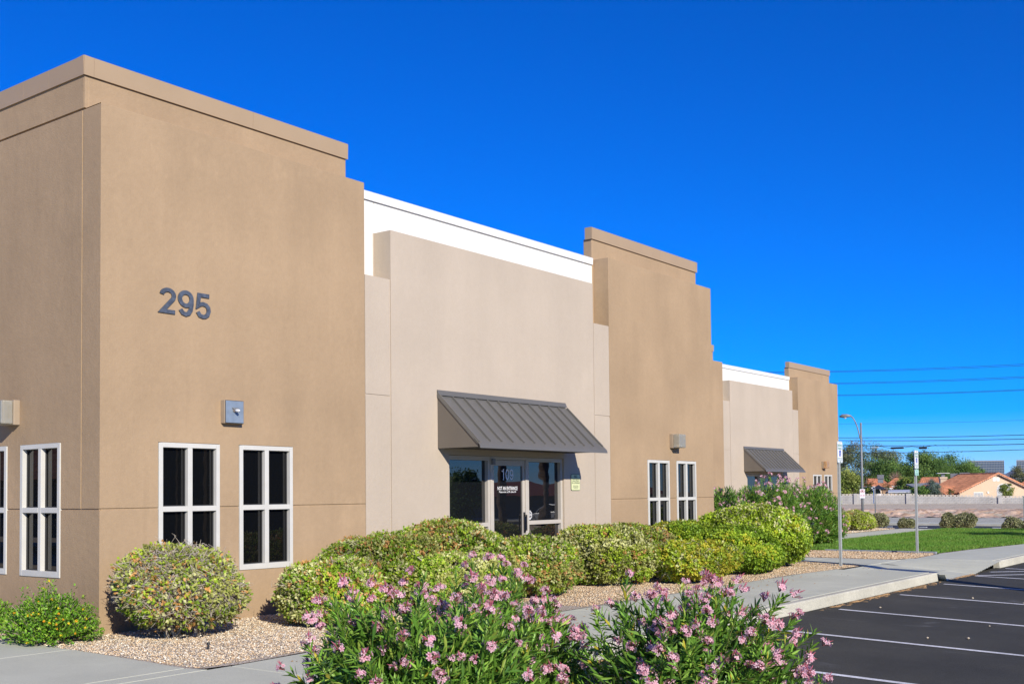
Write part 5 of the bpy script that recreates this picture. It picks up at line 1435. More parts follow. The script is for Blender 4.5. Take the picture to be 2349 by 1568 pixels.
EUC = [(0.10, 0.125, 0.055), (0.14, 0.16, 0.08), (0.075, 0.10, 0.04), (0.17, 0.15, 0.09)]
MESQ = [(0.085, 0.15, 0.03), (0.12, 0.19, 0.04), (0.06, 0.115, 0.025)]
YGR = [(0.16, 0.20, 0.035), (0.20, 0.23, 0.05), (0.12, 0.16, 0.03)]
def at(px, py_unused, depth):
    """a spot on the ground: image column (in the photo's 2349-wide count) and distance along the view"""
    a = YAW-math.atan((px-1174.5)/2534.0); q = depth/math.cos(YAW-a); return q*math.cos(a), q*math.sin(a)
T = lambda px, dep: at(px, 0, dep)
def zof(py, dep, px=2150): return 1.6+((1111.7+0.01005*(3102-px))-py)*dep/2534.0
for (nm, l, px, dep, top, wpx, lo, pal, n, sd, kw) in (
    ('eucalyptus_tree', 'tall loose grey-green tree rising highest behind the nearer signpost', 1958, 175, 992, 74, 1.4, EUC, 5200, 301, dict(clumps=42)),
    ('eucalyptus_tree', 'thin grey-green tree top right of the street lamp, sky showing through', 2008, 182, 1006, 62, 1.6, EUC, 3300, 302, dict(clumps=26)),
    ('pale_tree', 'pale feathery tree crown left of the gap of open sky', 2042, 186, 1013, 54, 1.6, [(0.15, 0.18, 0.10), (0.19, 0.21, 0.12), (0.11, 0.14, 0.07)], 3300, 303, dict(clumps=24)),
    ('mesquite_tree', 'dense green tree in the middle below the thin grey-green ones', 2022, 168, 1044, 92, .8, MESQ, 6200, 304, dict(clumps=46)),
    ('mesquite_tree', 'yellow-green bushy tree low at the left beside the tan building edge', 1945, 142, 1073, 70, .5, YGR, 4300, 305, dict(clumps=40)),
    ('mesquite_tree', 'rounded green tree between the two tiled roofs', 2082, 146, 1086, 66, .4, MESQ+YGR[:1], 4600, 306, dict(clumps=40)),
    ('willow_tree', 'big wispy green tree behind the farther signpost', 2122, 168, 1025, 110, 1.4, MESQ, 9500, 307, dict(clumps=60, wisp=.5)),
    ('willow_tree', 'wind-blown green tree reaching right toward the glass towers', 2190, 172, 1036, 104, 1.4, MESQ, 7800, 308, dict(clumps=52, wisp=.7)),
    ('willow_tree', 'thin right-leaning branches of the last tree before the glass towers', 2226, 176, 1058, 58, 1.8, MESQ, 2600, 309, dict(clumps=26, wisp=.7)),
    ('small_tree', 'small yellow-leaved tree before the gable wall of the house', 2306, 128.5, 1105, 33, .5, YGR, 1500, 310, dict(clumps=24, leaf=.11, trunk=.06)),
    ('juniper_tree', 'dense blue-grey egg-shaped juniper beside the chimney', 2137, 131, 1092, 36, .1, [(0.11, 0.15, 0.115), (0.15, 0.19, 0.15), (0.075, 0.11, 0.08)], 5200, 311, dict(clumps=60, leaf=.09)),
    ('oleander_hedge', 'loose green bushes left of the juniper over the wall', 2110, 131, 1112, 40, .1, MESQ, 2600, 312, dict(clumps=30)),
    ('pine_tree', 'dark far trees at the right edge under the second glass tower', 2338, 230, 1070, 56, .5, [(0.07, 0.09, 0.035), (0.11, 0.115, 0.05)], 2600, 313, dict(clumps=30, leaf=.25)),
    ('pine_tree', 'dark far tree behind the right slope of the house roof', 2385, 225, 1075, 70, .5, [(0.07, 0.09, 0.035), (0.11, 0.115, 0.05)], 2600, 314, dict(clumps=30, leaf=.25)),
    ('mesquite_tree', 'broad dark green tree filling the gap behind the first tiled roof', 2060, 172, 1062, 96, .6, MESQ, 6400, 315, dict(clumps=46)),
    ('eucalyptus_tree', 'grey-green tree half hidden by the far tan tower', 1925, 180, 1010, 40, 2.0, EUC, 2600, 316, dict(clumps=24)),
    ('purple_bush', 'purple flowering bush peeking over the left end of the block wall', 1948, 141, 1123, 22, .2, [(0.25, 0.06, 0.22), (0.3, 0.09, 0.27)], 900, 317, dict(clumps=14, leaf=.09, trunk=.04)),
    ('garden_bush', 'low green bush beside the thin street signpost over the wall', 1996, 140, 1117, 30, .2, MESQ+YGR, 1400, 318, dict(clumps=18, trunk=.05)),
):
    x, y = T(px, dep); zg = float(terr(x, y)); zt = zof(top, dep, px)
    tree(nm, l, x, y, zg, zt-zg, wpx/2*dep/2534, lo, pal, n, sd, cat='tree' if 'bush' not in nm and 'hedge' not in nm else 'bush', **kw)
# bare twiggy tree
x, y = T(2053, 160); r = np.random.RandomState(330); o = thing('bare_tree', (x, y, -1), 'leafless brown twiggy tree behind the first tiled roof', 'tree', 'trees behind the block wall')
n = 240; A = np.tile([x, y, zof(1098, 160)], (n, 1)); B = A+unit(r.normal(0, 1, (n, 3))+np.array([0, 0, .5]))*r.uniform(.5, 1.4, (n, 1)); B[:, 2] = np.abs(B[:, 2]-A[:, 2])+A[:, 2]
V, F = tube_arrays(A, B, .02, .006, 3); link_mesh('twigs', np_mesh('twigs', V, F, OFF[o.name]), mat_plain('bare_twig', (0.3, 0.2, 0.14), .9), o)
mb = MB(); mb.tube([(x, y, -1.1), (x, y, zof(1098, 160))], [.12, .08], 6); mb.build('trunk', M_TRUNK, o)

def palm(label, x, y, zg, h, trunk, R_, nf, seed, group, lean=(0, 0), skirt=0, pal=((0.07, 0.13, 0.025), (0.10, 0.17, 0.035))):
    r = np.random.RandomState(seed); o = thing('palm_tree', (x, y, zg), label, 'palm', group); top = np.array([x+lean[0], y+lean[1], zg+h])
    mb = MB(); pts = []; rad = []; N = max(4, int(h/.3))
    for i in range(N+1):
        t = i/N; pts.append((x+lean[0]*t*t, y+lean[1]*t*t, zg-.1+(h+.1)*t)); rad.append(trunk*(1.25-.35*t)*(1+.10*(-1)**i+r.normal(0, .03)))
    if h > .4: mb.tube(pts, rad, 10); mb.build('trunk', M_PTRUNK, o)
    for f in range(nf):
        a = r.uniform(0, 6.28); e = r.uniform(-.5, 1.25); L = R_*r.uniform(.8, 1.1)
        Vs, Fs, nv = [], [], 0; P = [top]; d = np.array([math.cos(a)*math.cos(e), math.sin(a)*math.cos(e), math.sin(e)])
        for k in range(8):
            P.append(P[-1]+d*L/8); d = unit(d+np.array([0, 0, -.16]))
        P = np.array(P); S = unit(np.cross(P[-1]-P[0]+1e-6, (0, 0, 1.)))
        V, F = tube_arrays(P[:-1], P[1:], .02*R_/1.6, .012*R_/1.6, 3); F = np.concatenate([F[:, [0, 1, 2]], F[:, [0, 2, 3]]]); Vs.append(V); Fs.append(F); nv += len(V)
        m = 26; tt = np.repeat(np.linspace(.18, 1, m), 2); sg_ = np.tile([1, -1], m)
        pp = np.stack([np.interp(tt*8, np.arange(9), P[:, j]) for j in range(3)], -1); fw_ = unit(P[-1]-P[0])
        dd = unit(S*sg_[:, None]*.9+fw_*.6+np.array([0, 0, -.25])+r.normal(0, .12, (2*m, 3))); ll = R_*.34*np.sin(np.clip(tt, .15, .93)*3.0)
        V, F = leaf_arrays(pp, dd, np.tile([0, 0, 1.], (2*m, 1)), ll, .035*R_/1.6); Vs.append(V); Fs.append(F+nv); nv += len(V)
        c = np.array(pal[r.randint(len(pal))])*r.uniform(.8, 1.2); V = np.concatenate(Vs)
        link_mesh('frond', np_mesh('frond', V, np.concatenate(Fs), OFF[o.name], np.tile(c, (len(V), 1))), M_TLEAF, o)
    return o
GP = 'small palms in the gardens behind the block wall'
for l, px, dep, top, wpx, sd in (('small palm in front of the first tiled roof, dark drooping fronds', 1990, 141, 1108, 38, 401), ('small upright palm right of the dark pointed canopy', 2031, 141, 1108, 28, 402), ('low fan palm left of the flat patio cover', 2055, 138, 1117, 26, 403), ('low palm between the chimney and the gable house', 2178, 130, 1118, 26, 404), ('taller garden palm behind the street lamp pole', 1986, 152, 1086, 40, 405)):
    x, y = T(px, dep); zg = float(terr(x, y)); zt = zof(top+4, dep, px); palm(l, x, y, zg, max(.6, zt-zg-.2), .13, wpx/2*dep/2534, 18, sd, GP)
# palms of the parking lot: their shadows fall across the walk, the hedges and the lawn, their trunks show in the glass
GQ = 'tall palms standing in the parking lot'
palm('tall palm in the parking lot whose trunk shadow crosses the ramp', 18.45, -0.6, -.4, 12.2, .17, 1.6, 30, 411, GQ)
palm('tall palm in the lot shading the far lawn, nearer one', 33.0, -5.2, -.55, 7.8, .17, 1.7, 30, 412, GQ)
palm('tall palm in the lot shading the far lawn, farther one', 37.5, -5.6, -.55, 7.6, .17, 1.7, 30, 413, GQ)
palm('palm reflected in the right pane beside the glass door', 66.5, -24, -.7, 8.5, .24, 2.0, 26, 414, GQ)
palm('palm reflected dark in the first near window', 25.2, -11.2, -.7, 8.0, .15, 1.8, 26, 415, GQ)

#=================================================================== BACKGROUND: block wall, houses, towers, mountain
P1 = np.array([128.6, 52.5]); P2 = np.array([135.0, 29.7]); P3 = P2+(P2-P1)*.45
fence = thing('block_wall', (P2[0], P2[1], -.1), 'long grey concrete block garden wall with pierced top course beyond the street', 'wall')
dv = (P3-P1); LW_ = np.linalg.norm(dv); dv = dv/LW_; nv_ = np.array([-dv[1], dv[0]]);
if nv_@np.array([-1, 0]) < 0: nv_ = -nv_
zb1, zb2 = .18, -.28
blocks = MB(); nblk = 0
def wpos(s, d, z): p = P1+dv*s+nv_*d; return (p[0], p[1], z)
L12 = np.linalg.norm(P2-P1)
def zbase(s): return zb1+(zb2-zb1)*s/L12
top_z = lambda s: np.interp(s, [0, 12, 12.01, 20, 20.01, 60], [1.18, 1.12, 1.00, .86, .78, .55])
r = np.random.RandomState(500)
rows = 5
far_blocks = MB()
bm_me = {}
cnt = 0
for j in range(6):
    s = -.2*(j % 2)
    while s < LW_:
        zt = top_z(s); ch = .19; z1 = zt-.2-j*ch; z0 = z1-ch+.012
        if z1 < zbase(s)-.3: s += .4; continue
        a, b = s+.006, s+.394
        mbk = MB() if (cnt < 300 and s < L12+2) else far_blocks
        d = r.uniform(0, .012)
        vs = [wpos(a, d, z0), wpos(b, d, z0), wpos(b, d, z1), wpos(a, d, z1), wpos(a, -.1, z0), wpos(b, -.1, z0), wpos(b, -.1, z1), wpos(a, -.1, z1)]
        mbk.add(vs, [(0,1,2,3), (7,6,5,4), (0,4,5,1), (1,5,6,2), (2,6,7,3), (3,7,4,0)])
        if mbk is not far_blocks: mbk.build('block', M_BLOCK, fence); cnt += 1
        s += .4
props(far_blocks.build('far_blocks', M_BLOCK, fence), kind='stuff')
core = MB()
for s in np.arange(0, LW_, 2.0):
    z1 = min(top_z(s), top_z(s+2))-.21; core.add([wpos(s, -.012, -.8), wpos(s+2, -.012, -.8), wpos(s+2, -.012, z1), wpos(s, -.012, z1), wpos(s, -.14, -.8), wpos(s+2, -.14, -.8), wpos(s+2, -.14, z1), wpos(s, -.14, z1)], [(0,1,2,3), (7,6,5,4), (0,4,5,1), (1,5,6,2), (2,6,7,3), (3,7,4,0)])
core.build('mortar', mat_plain('mortar_grey', (0.23, 0.22, 0.21), .95), fence)
s = 0; i = 0
while s < LW_ and i < 110:
    zt = top_z(s); z0, z1 = zt-.195, zt
    mb = MB(); a, b = s+.01, s+.39; c = (a+b)/2; q = .085
    O = [(a, z0), (b, z0), (b, z1), (a, z1)]; I = [(c-q, (z0+z1)/2-.06), (c+q, (z0+z1)/2-.06), (c+q, (z0+z1)/2+.06), (c-q, (z0+z1)/2+.06)]
    for dd in (0.0, -.12):
        mb.add([wpos(u, dd, z) for u, z in O+I], [(0, 1, 5, 4), (1, 2, 6, 5), (2, 3, 7, 6), (3, 0, 4, 7)])
    mb.add([wpos(u, 0, z) for u, z in I]+[wpos(u, -.12, z) for u, z in I], [(k, (k+1) % 4, 4+(k+1) % 4, 4+k) for k in range(4)])
    mb.add([wpos(u, 0, z) for u, z in O]+[wpos(u, -.12, z) for u, z in O], [(k, (k+1) % 4, 4+(k+1) % 4, 4+k) for k in range(4)])
    mb.build('screen_block', M_BLOCK2, fence); s += .4; i += 1
for px in (1960, 2081, 2291):
    # pilasters
    best = min(np.arange(0, LW_, .1), key=lambda s: abs(math.atan2(*(P1+dv*s)[::-1])-(YAW-math.atan((px-1174.5)/2534.0))))
    zt = top_z(best)+.03; mb = MB(); vs = [wpos(best-.2, .16, zbase(best)-.3), wpos(best+.2, .16, zbase(best)-.3), wpos(best+.2, .16, zt), wpos(best-.2, .16, zt), wpos(best-.2, -.2, zbase(best)-.3), wpos(best+.2, -.2, zbase(best)-.3), wpos(best+.2, -.2, zt), wpos(best-.2, -.2, zt)]
    mb.add(vs, [(0,1,2,3), (7,6,5,4), (0,4,5,1), (1,5,6,2), (2,6,7,3), (3,7,4,0)]); mb.build('pilaster', M_BLOCK, fence)

def tile_plane(mb, A, B, C, D, rows, cols):
    """barrel-tile roof plane: A-B eave, D-C ridge"""
    A, B, C, D = map(lambda q: np.array(q, float), (A, B, C, D)); n = unit(np.cross(B-A, D-A)); n = n if n[2] > 0 else -n
    for i in range(rows):
        v0, v1 = i/rows, (i+1)/rows; vs = []
        m = cols*4
        for v, lift in ((v0, .05), (v1+.15/rows, .0)):
            l, rr = A+(D-A)*v, B+(C-B)*v
            for k in range(m+1): vs.append(l+(rr-l)*k/m+n*(lift+.045*abs(math.sin(math.pi*k/4))))
        mb.add(vs, [(k, k+1, m+1+k+1, m+1+k) for k in range(m)])
        # front lips
        l, rr = A+(D-A)*v0, B+(C-B)*v0; lo = [l+(rr-l)*k/m for k in range(m+1)]
        mb.add(vs[:m+1]+lo, [(k, k+1, m+2+k, m+1+k) for k in range(m)])
def gable_house():
    gz = -1.0; apex = np.array([*T(2284, 133), 0]); h = 45
    th = YAW-math.atan((2284-1174.5)/2534)
    rdg = np.array([math.cos(th+R(42)), math.sin(th+R(42)), 0]); acr = np.array([-rdg[1], rdg[0], 0]); acr = acr if acr@np.array([0, 1, 0]) > 0 else -acr
    o = thing('tiled_house', (apex[0], apex[1], gz), 'peach gable-ended house with terracotta tiled roof beyond the block wall', 'house')
    za, ze = zof(1086, 133, 2284), zof(1127, 133, 2230); hw = 5.4; Lr = 6.5
    Z = lambda z: np.array([0, 0, z])
    p = lambda a, b, z: apex+acr*a+rdg*b+Z(z)
    mb = MB(); mb.prism([p(-hw, 0, gz), p(hw, 0, gz), p(hw, 0, ze-.05), p(0, 0, za-.12), p(-hw, 0, ze-.05)], rdg*Lr); mb.build('wall', M_HOUSE, o)
    mb = MB(); ov = .45; es = (za-ze)/hw
    tile_plane(mb, p(hw+ov, -.35, ze-ov*es), p(hw+ov, Lr, ze-ov*es), p(0, Lr, za), p(0, -.35, za), 18, 34)
    tile_plane(mb, p(-hw-ov, -.35, ze-ov*es), p(-hw-ov, Lr, ze-ov*es), p(0, Lr, za), p(0, -.35, za), 18, 34)
    rf = mb.build('roof_tiles', M_TILE, o); props(rf, kind='stuff')
    for sgn in (-1, 1):
        a0, a1 = p(sgn*(hw+ov), -.37, ze-ov*es-.08), p(0, -.37, za-.08)
        mb = MB(); mb.prism([a0, a1, a1+Z(.13)-Z(.03), a0+Z(.10)], rdg*.05); mb.build('barge_board', M_TRIM, o)
        for k in range(19):
            t0 = k/19; c0_ = a0+(a1-a0)*t0+Z(.14); c1_ = a0+(a1-a0)*(t0+1.15/19)+Z(.18); mb = MB(); mb.tube([c0_, c1_], [.13, .11], 6); mb.build('rake_tile', M_TILE, rf)
    for k in range(14):
        mb = MB(); mb.tube([p(0, -.3+k*.45, za+.05), p(0, -.3+k*.45+.5, za+.08)], [.14, .12], 6); mb.build('ridge_tile', M_TILE, rf)
    # windows of the gable wall
    GT = lambda u, d, z: tuple(p(u, -d, z))
    def win(u0, u1, z0, z1, arch=0, nx=3, nz=3):
        mb = MB(); prof = [(u0, z0), (u1, z0), (u1, z1)]+([((u0+u1)/2+(u1-u0)/2*math.cos(t), z1+arch*math.sin(t)) for t in np.linspace(.15, 2.99, 9)] if arch else [])+[(u0, z1)]
        plate(mb, GT, prof, .05, .0); f = mb.build('window', M_TRIM, o)
        mb = MB(); q = .07; prof2 = [(u0+q, z0+q), (u1-q, z0+q), (u1-q, z1)]+([((u0+u1)/2+((u1-u0)/2-q)*math.cos(t), z1+(arch-q)*math.sin(t)) for t in np.linspace(.15, 2.99, 9)] if arch else [(u1-q, z1-q), (u0+q, z1-q)])+[(u0+q, z1)]
        if not arch: prof2 = [(u0+q, z0+q), (u1-q, z0+q), (u1-q, z1-q), (u0+q, z1-q)]
        plate(mb, GT, prof2, .07, .052); mb.build('pane', mat_plain('grey_pane', (0.35, 0.36, 0.35), .2), f)  # panes in one even light grey
        mb = MB()
        for k in range(1, nx): u = u0+(u1-u0)*k/nx; plate(mb, GT, [(u-.015, z0+q), (u+.015, z0+q), (u+.015, z1-(0 if arch else q)), (u-.015, z1-(0 if arch else q))], .085, .071)
        for k in range(1, nz): z = z0+(z1-z0)*k/nz; plate(mb, GT, [(u0+q, z-.015), (u1-q, z-.015), (u1-q, z+.015), (u0+q, z+.015)], .092, .086)
        mb.build('glazing_bar', M_TRIM, f)
    win(2.0, 3.4, ze-1.2, ze-.05); win(-2.2, .0, ze-1.4, ze+.25, .75); 
    for k in (0, 1):
        mb = MB(); plate(mb, GT, [(.1+k*-.55, ze+1.25), (.55+k*-.55, ze+1.25), (.55+k*-.55, ze+1.72), (.1+k*-.55, ze+1.72)], .04, 0); mb.build('vent', M_TRIM, o)
    mb = MB(); plate(mb, GT, [(1.2, ze-.2), (1.45, ze-.2), (1.45, ze+.02), (1.2, ze+.02)], .12, 0); mb.build('vent_hood', M_TRIM, o)
    # side entry wing with a small gable
    mb = MB(); s0 = p(hw, 1.2, 0); 
    mb.prism([p(hw, .8, gz), p(hw, 5.2, gz), p(hw, 5.2, ze-.25), p(hw, 3.0, ze+.75), p(hw, .8, ze-.25)], acr*2.4); mb.build('wall', M_HOUSE, o)
    mb = MB(); tile_plane(mb, p(hw+2.8, .4, ze-.35), p(hw-1.5, .4, ze-.35), p(hw-1.5, 3.0, ze+.85), p(hw+2.8, 3.0, ze+.85), 8, 14); tile_plane(mb, p(hw+2.8, 5.6, ze-.35), p(hw-1.5, 5.6, ze-.35), p(hw-1.5, 3.0, ze+.85), p(hw+2.8, 3.0, ze+.85), 8, 14)
    props(mb.build('roof_tiles', M_TILE, o), kind='stuff')
    # grey flat roof behind, with two air conditioners
    mb = MB(); mb.prism([p(hw-3.4, 4.2, ze+.1), p(hw+1.2, 4.2, ze-.1), p(hw+1.2, 4.2, ze+.05), p(hw-3.4, 4.2, ze+.25)], rdg*4+Z(1.0)); mb.build('grey_roof', M_GREYROOF, o)
    return p, hw, ze, za, rdg, acr
gable_house()
def ac_unit(label, px, dep, y0, y1, wpx):
    x, y = T(px, dep); w_ = wpx/2*dep/2534; z0, z1 = zof(y1, dep, px), zof(y0, dep, px)
    o = thing('air_conditioner', (x, y, z0), label, 'air conditioner', 'rooftop air conditioners')
    dr = unit(np.array([-math.sin(.25), math.cos(.25), 0])); fr = np.array([math.cos(.25), math.sin(.25), 0])
    c = np.array([x, y, (z0+z1)/2]); mb = MB(); mb.obox(c, dr*w_, fr*w_*.8, (0, 0, (z1-z0)/2)); mb.build('casing', M_ACU, o, bevel=.02)
    for k in range(6):
        mb = MB(); mb.obox(c+dr*w_*(-.75+.3*k)-fr*w_*.81, dr*.03, fr*.02, (0, 0, (z1-z0)*.42)); mb.build('grille_slat', mat_plain('ac_slat', (0.24, 0.24, 0.25), .6), o)
    mb = MB(); mb.obox(c-np.array([0, 0, (z1-z0)/2+.25]), dr*w_*.8, fr*w_*.6, (0, 0, .25)); mb.build('stand', M_GREYROOF, o)
ac_unit('left of the two rooftop air conditioners beside the gable house', 2188, 141, 1085, 1095, 17)
ac_unit('right and larger of the two rooftop air conditioners beside the gable house', 2212, 140, 1083, 1093, 22)
ac_unit('pale boxy air conditioner between the red roof slopes of the left house', 2019, 148, 1088, 1098, 14)
# chimney block and its house
def hip_house(label, px, dep, wpx, ytop, yeave, seed, rot=.2, chimney=None, gz=-1.0):
    x, y = T(px, dep); a = YAW-math.atan((px-1174.5)/2534.0)+rot; fr = np.array([math.cos(a), math.sin(a), 0]); dr = np.array([-fr[1], fr[0], 0]); w_ = wpx/2*dep/2534
    o = thing('tiled_house', (x, y, gz), label, 'house'); ze, zt = zof(yeave, dep, px), zof(ytop, dep, px); b = np.array([x, y, 0]); p = lambda u, v, z: b+dr*u+fr*v+np.array([0, 0, z])
    mb = MB(); mb.prism([p(-w_*.93, .3, gz), p(w_*.93, .3, gz), p(w_*.93, 7.7, gz), p(-w_*.93, 7.7, gz)], (0, 0, ze-gz)); mb.build('wall', M_HOUSE, o)
    mb = MB(); k = .45
    tile_plane(mb, p(-w_, 0, ze), p(w_, 0, ze), p(w_*k, 4, zt), p(-w_*k, 4, zt), 12, int(w_*5)); tile_plane(mb, p(-w_, 8, ze), p(w_, 8, ze), p(w_*k, 4, zt), p(-w_*k, 4, zt), 12, int(w_*5))
    tile_plane(mb, p(-w_, 0, ze), p(-w_, 8, ze), p(-w_*k, 4.01, zt), p(-w_*k, 4, zt), 12, 16); tile_plane(mb, p(w_, 0, ze), p(w_, 8, ze), p(w_*k, 4.01, zt), p(w_*k, 4, zt), 12, 16)
    props(mb.build('roof_tiles', M_TILE, o), kind='stuff')
    mb = MB(); mb.prism([p(-w_, -.02, ze-.18), p(w_, -.02, ze-.18), p(w_, -.02, ze), p(-w_, -.02, ze)], fr*.06); mb.build('fascia', M_TRIM, o)
    if chimney:
        cpx, cy0, cy1, cw = chimney; cx_, cyy = T(cpx, dep-2); ww = cw/2*(dep-2)/2534
        z0, z1 = zof(cy1, dep-2, cpx), zof(cy0, dep-2, cpx); mb = MB(); mb.obox((cx_, cyy, (z0+z1)/2), dr*ww, fr*ww*1.3, (0, 0, (z1-z0)/2)); c = mb.build('chimney', M_HOUSE, o, bevel=.03)
        mb = MB(); mb.obox((cx_, cyy, z1-.12), dr*ww*1.18, fr*ww*1.5, (0, 0, .12)); mb.build('chimney_cap', M_HOUSE, c)
        mb = MB(); mb.obox((cx_, cyy, z1+.2), dr*ww*.5, fr*ww*.7, (0, 0, .2)); mb.build('flue', M_GALV, c)
        mb = MB(); mb.obox((cx_, cyy, z1+.47), dr*ww*1.9, fr*ww*1.6, (0, 0, .03)); mb.build('rain_plate', M_TRIM, c)
    return o
hip_house('left house with hipped red tiled roof half hidden by trees', 2012, 152, 66, 1096, 1118, 1, rot=.1)
hip_house('second left house, red roof slope right of the pale air conditioner', 2050, 155, 44, 1095, 1113, 2, rot=-.2)
hip_house('house with square peach chimney and low red roof left of the juniper', 2150, 143, 100, 1093, 1120, 3, rot=.15, chimney=(2162, 1093, 1122, 14))
hip_house('low tiled roof at the far right behind the gable house', 2372, 150, 90, 1098, 1118, 4, rot=-.1)
# flat patio covers
for l, px, dep, wpx, ytop, mt in (('flat grey patio cover in front of the chimney house', 2062, 134, 50, 1124.5, mat_plain('patio_white', (.5, .52, .54), .6)), ('tan shed roof peeking over the block wall', 2036, 136, 24, 1126, mat_plain('shed_tan', (.5, .3, .14), .8))):
    x, y = T(px, dep); w_ = wpx/2*dep/2534; z = zof(ytop, dep, px); a = YAW-math.atan((px-1174.5)/2534.0); fr = np.array([math.cos(a), math.sin(a), 0]); dr = np.array([-fr[1], fr[0], 0]); c = np.array([x, y, z])
    o = thing('patio_cover', (x, y, -1), l, 'patio cover'); mb = MB(); mb.prism([c-dr*w_-fr*.1-np.array([0, 0, .25]), c+dr*w_-fr*.1-np.array([0, 0, .25]), c+dr*w_+fr*3, c-dr*w_+fr*3], (0, 0, .12)); mb.build('roof', mt, o)
    for k in range(4):
        q = c+dr*w_*(-.9+.6*k)+fr*.2; mb = MB(); mb.box(q[0]-.06, q[0]+.06, q[1]-.06, q[1]+.06, -1.1, z-.2); mb.build('post', M_TRIM, o)
# dark pointed canopy
x, y = T(2014, 139); z0, z1 = zof(1121, 139, 2014), zof(1111, 139, 2014); o = thing('garden_canopy', (x, y, -1), 'dark blue pointed garden canopy over the block wall', 'canopy')
mb = MB(); w_ = .75; q = [(x-w_, y-w_, z0), (x+w_, y-w_, z0), (x+w_, y+w_, z0), (x-w_, y+w_, z0)]; mb.add(q+[(x, y, z1)], [(0, 1, 4), (1, 2, 4), (2, 3, 4), (3, 0, 4), (3, 2, 1, 0)]); mb.build('canopy_top', mat_plain('canopy_navy', (.02, .025, .04), .8), o)
for a, b in ((-1, -1), (1, -1), (1, 1), (-1, 1)):
    mb = MB(); mb.box(x+a*w_*.95-.03, x+a*w_*.95+.03, y+b*w_*.95-.03, y+b*w_*.95+.03, -1.1, z0); mb.build('pole', M_BLACK, o)

# vehicles
def car(name, label, x, y, z, rot, L, Wd, H, paint, van=False, cat='car'):
    o = thing(name, (x, y, z), label, cat); c, s = math.cos(rot), math.sin(rot); P = lambda u, v, w_: (x+u*c-v*s, y+u*s+v*c, z+w_)
    def ext(mb, prof, v0, v1): mb.add([P(a, v0, b) for a, b in prof]+[P(a, v1, b) for a, b in prof], [tuple(range(len(prof)))[::-1], tuple(range(len(prof), 2*len(prof)))]+[(i, (i+1) % len(prof), len(prof)+(i+1) % len(prof), len(prof)+i) for i in range(len(prof))])
    low = [(-L/2, .35), (L/2-.05, .35), (L/2, .55), (L/2-.05, .85), (L/2-1.0, .98), (-L/2+.05, .98)]
    up = [(-L/2+.06, .981), (L/2-1.05, .981), (L/2-1.75, H), (-L/2+.3, H)]
    mb = MB(); ext(mb, low, -Wd/2, Wd/2); ext(mb, up, -Wd/2+.08, Wd/2-.08); mb.build('body', paint, o, bevel=.05)
    mb = MB(); ext(mb, [(-L/2+.3, 1.03), (L/2-1.3, 1.03), (L/2-1.8, H-.1), (-L/2+.42, H-.1)], -Wd/2+.07, -Wd/2+.075); ext(mb, [(-L/2+.3, 1.03), (L/2-1.3, 1.03), (L/2-1.8, H-.1), (-L/2+.42, H-.1)], Wd/2-.075, Wd/2-.07); mb.build('side_window', M_GLASS, o)
    mb = MB(); g = lambda u, w_: u; k = (.24)/(H-.98)
    mb.add([P(-L/2+.03+k*.08, -Wd/2+.2, 1.06), P(-L/2+.03+k*.08, Wd/2-.2, 1.06), P(-L/2+.03+k*(H-1.1), Wd/2-.25, H-.1), P(-L/2+.03+k*(H-1.1), -Wd/2+.25, H-.1)], [(0, 1, 2, 3)]); mb.build('rear_window', M_GLASS, o)
    for sg_ in (-1, 1):
        mb = MB(); mb.obox(P(-L/2, sg_*(Wd/2-.12), .82), np.array([c, s, 0])*.02, np.array([-s, c, 0])*.07, (0, 0, .12)); mb.build('tail_light', M_SIGNR, o)
        for u in (-L/2+.85, L/2-.85):
            mb = MB(); mb.tube([P(u, sg_*(Wd/2-.2), .34), P(u, sg_*(Wd/2+.01), .34)], .34, 16); wl = mb.build('wheel', M_BLACK, o)
            mb = MB(); mb.tube([P(u, sg_*(Wd/2+.01), .34), P(u, sg_*(Wd/2+.02), .34)], .2, 12); mb.build('rim', M_GALV, wl)
    return o
x, y = T(1975, 146); car('white_van', 'white van roof showing over the left part of the block wall', x, y, zof(1115, 146, 1975)-2.0, 1.3, 4.9, 1.9, 2.0, mat_plain('van_white', (.75, .76, .78), .35), cat='van')
car('parked_car', 'silver parked car seen only as a reflection in the entrance glass', 79, -32, -1.0, R(-75), 4.6, 1.85, 1.7, mat_plain('car_silver', (.5, .51, .52), .3, .5))

# glass towers on the skyline
def tower(label, px0, px1, dep, ytop, floors, bays, depth_m=30):
    a = np.array(T(px0, dep)); b = np.array(T(px1, dep)); z1 = zof(ytop, dep, px0); d = b-a; Lh = np.linalg.norm(d); d = d/Lh; n = a/np.linalg.norm(a)
    o = thing('office_tower', (a[0], a[1], -1), label, 'tower', 'glass office towers on the skyline')
    P = lambda u, v, z: (a[0]+d[0]*u+n[0]*v, a[1]+d[1]*u+n[1]*v, z)
    mb = MB(); mb.prism([P(0, 0, -1), P(Lh, 0, -1), P(Lh, depth_m, -1), P(0, depth_m, -1)], (0, 0, z1+1)); mb.build('glass_body', M_TGLASS, o)
    mb = MB(); H_ = z1+1
    for j in range(floors+1):
        z = -1+H_*j/floors; q = .55 if j < floors else 1.5; mb.add([P(0, -.4, z-q), P(Lh, -.4, z-q), P(Lh, -.4, z), P(0, -.4, z), P(0, .2, z-q), P(Lh, .2, z-q), P(Lh, .2, z), P(0, .2, z)], [(0,1,2,3), (0,4,5,1), (3,2,6,7)])
    for i in range(bays+1):
        u = Lh*i/bays; mb.add([P(u-.18, -.5, -1), P(u+.18, -.5, -1), P(u+.18, -.5, z1), P(u-.18, -.5, z1)], [(0, 1, 2, 3)])
    props(mb.build('facade_grid', M_TOWER, o), kind='stuff')
tower('wide blue-grey glass office tower above the house roof', 2222, 2303, 1500, 1055.5, 12, 22)
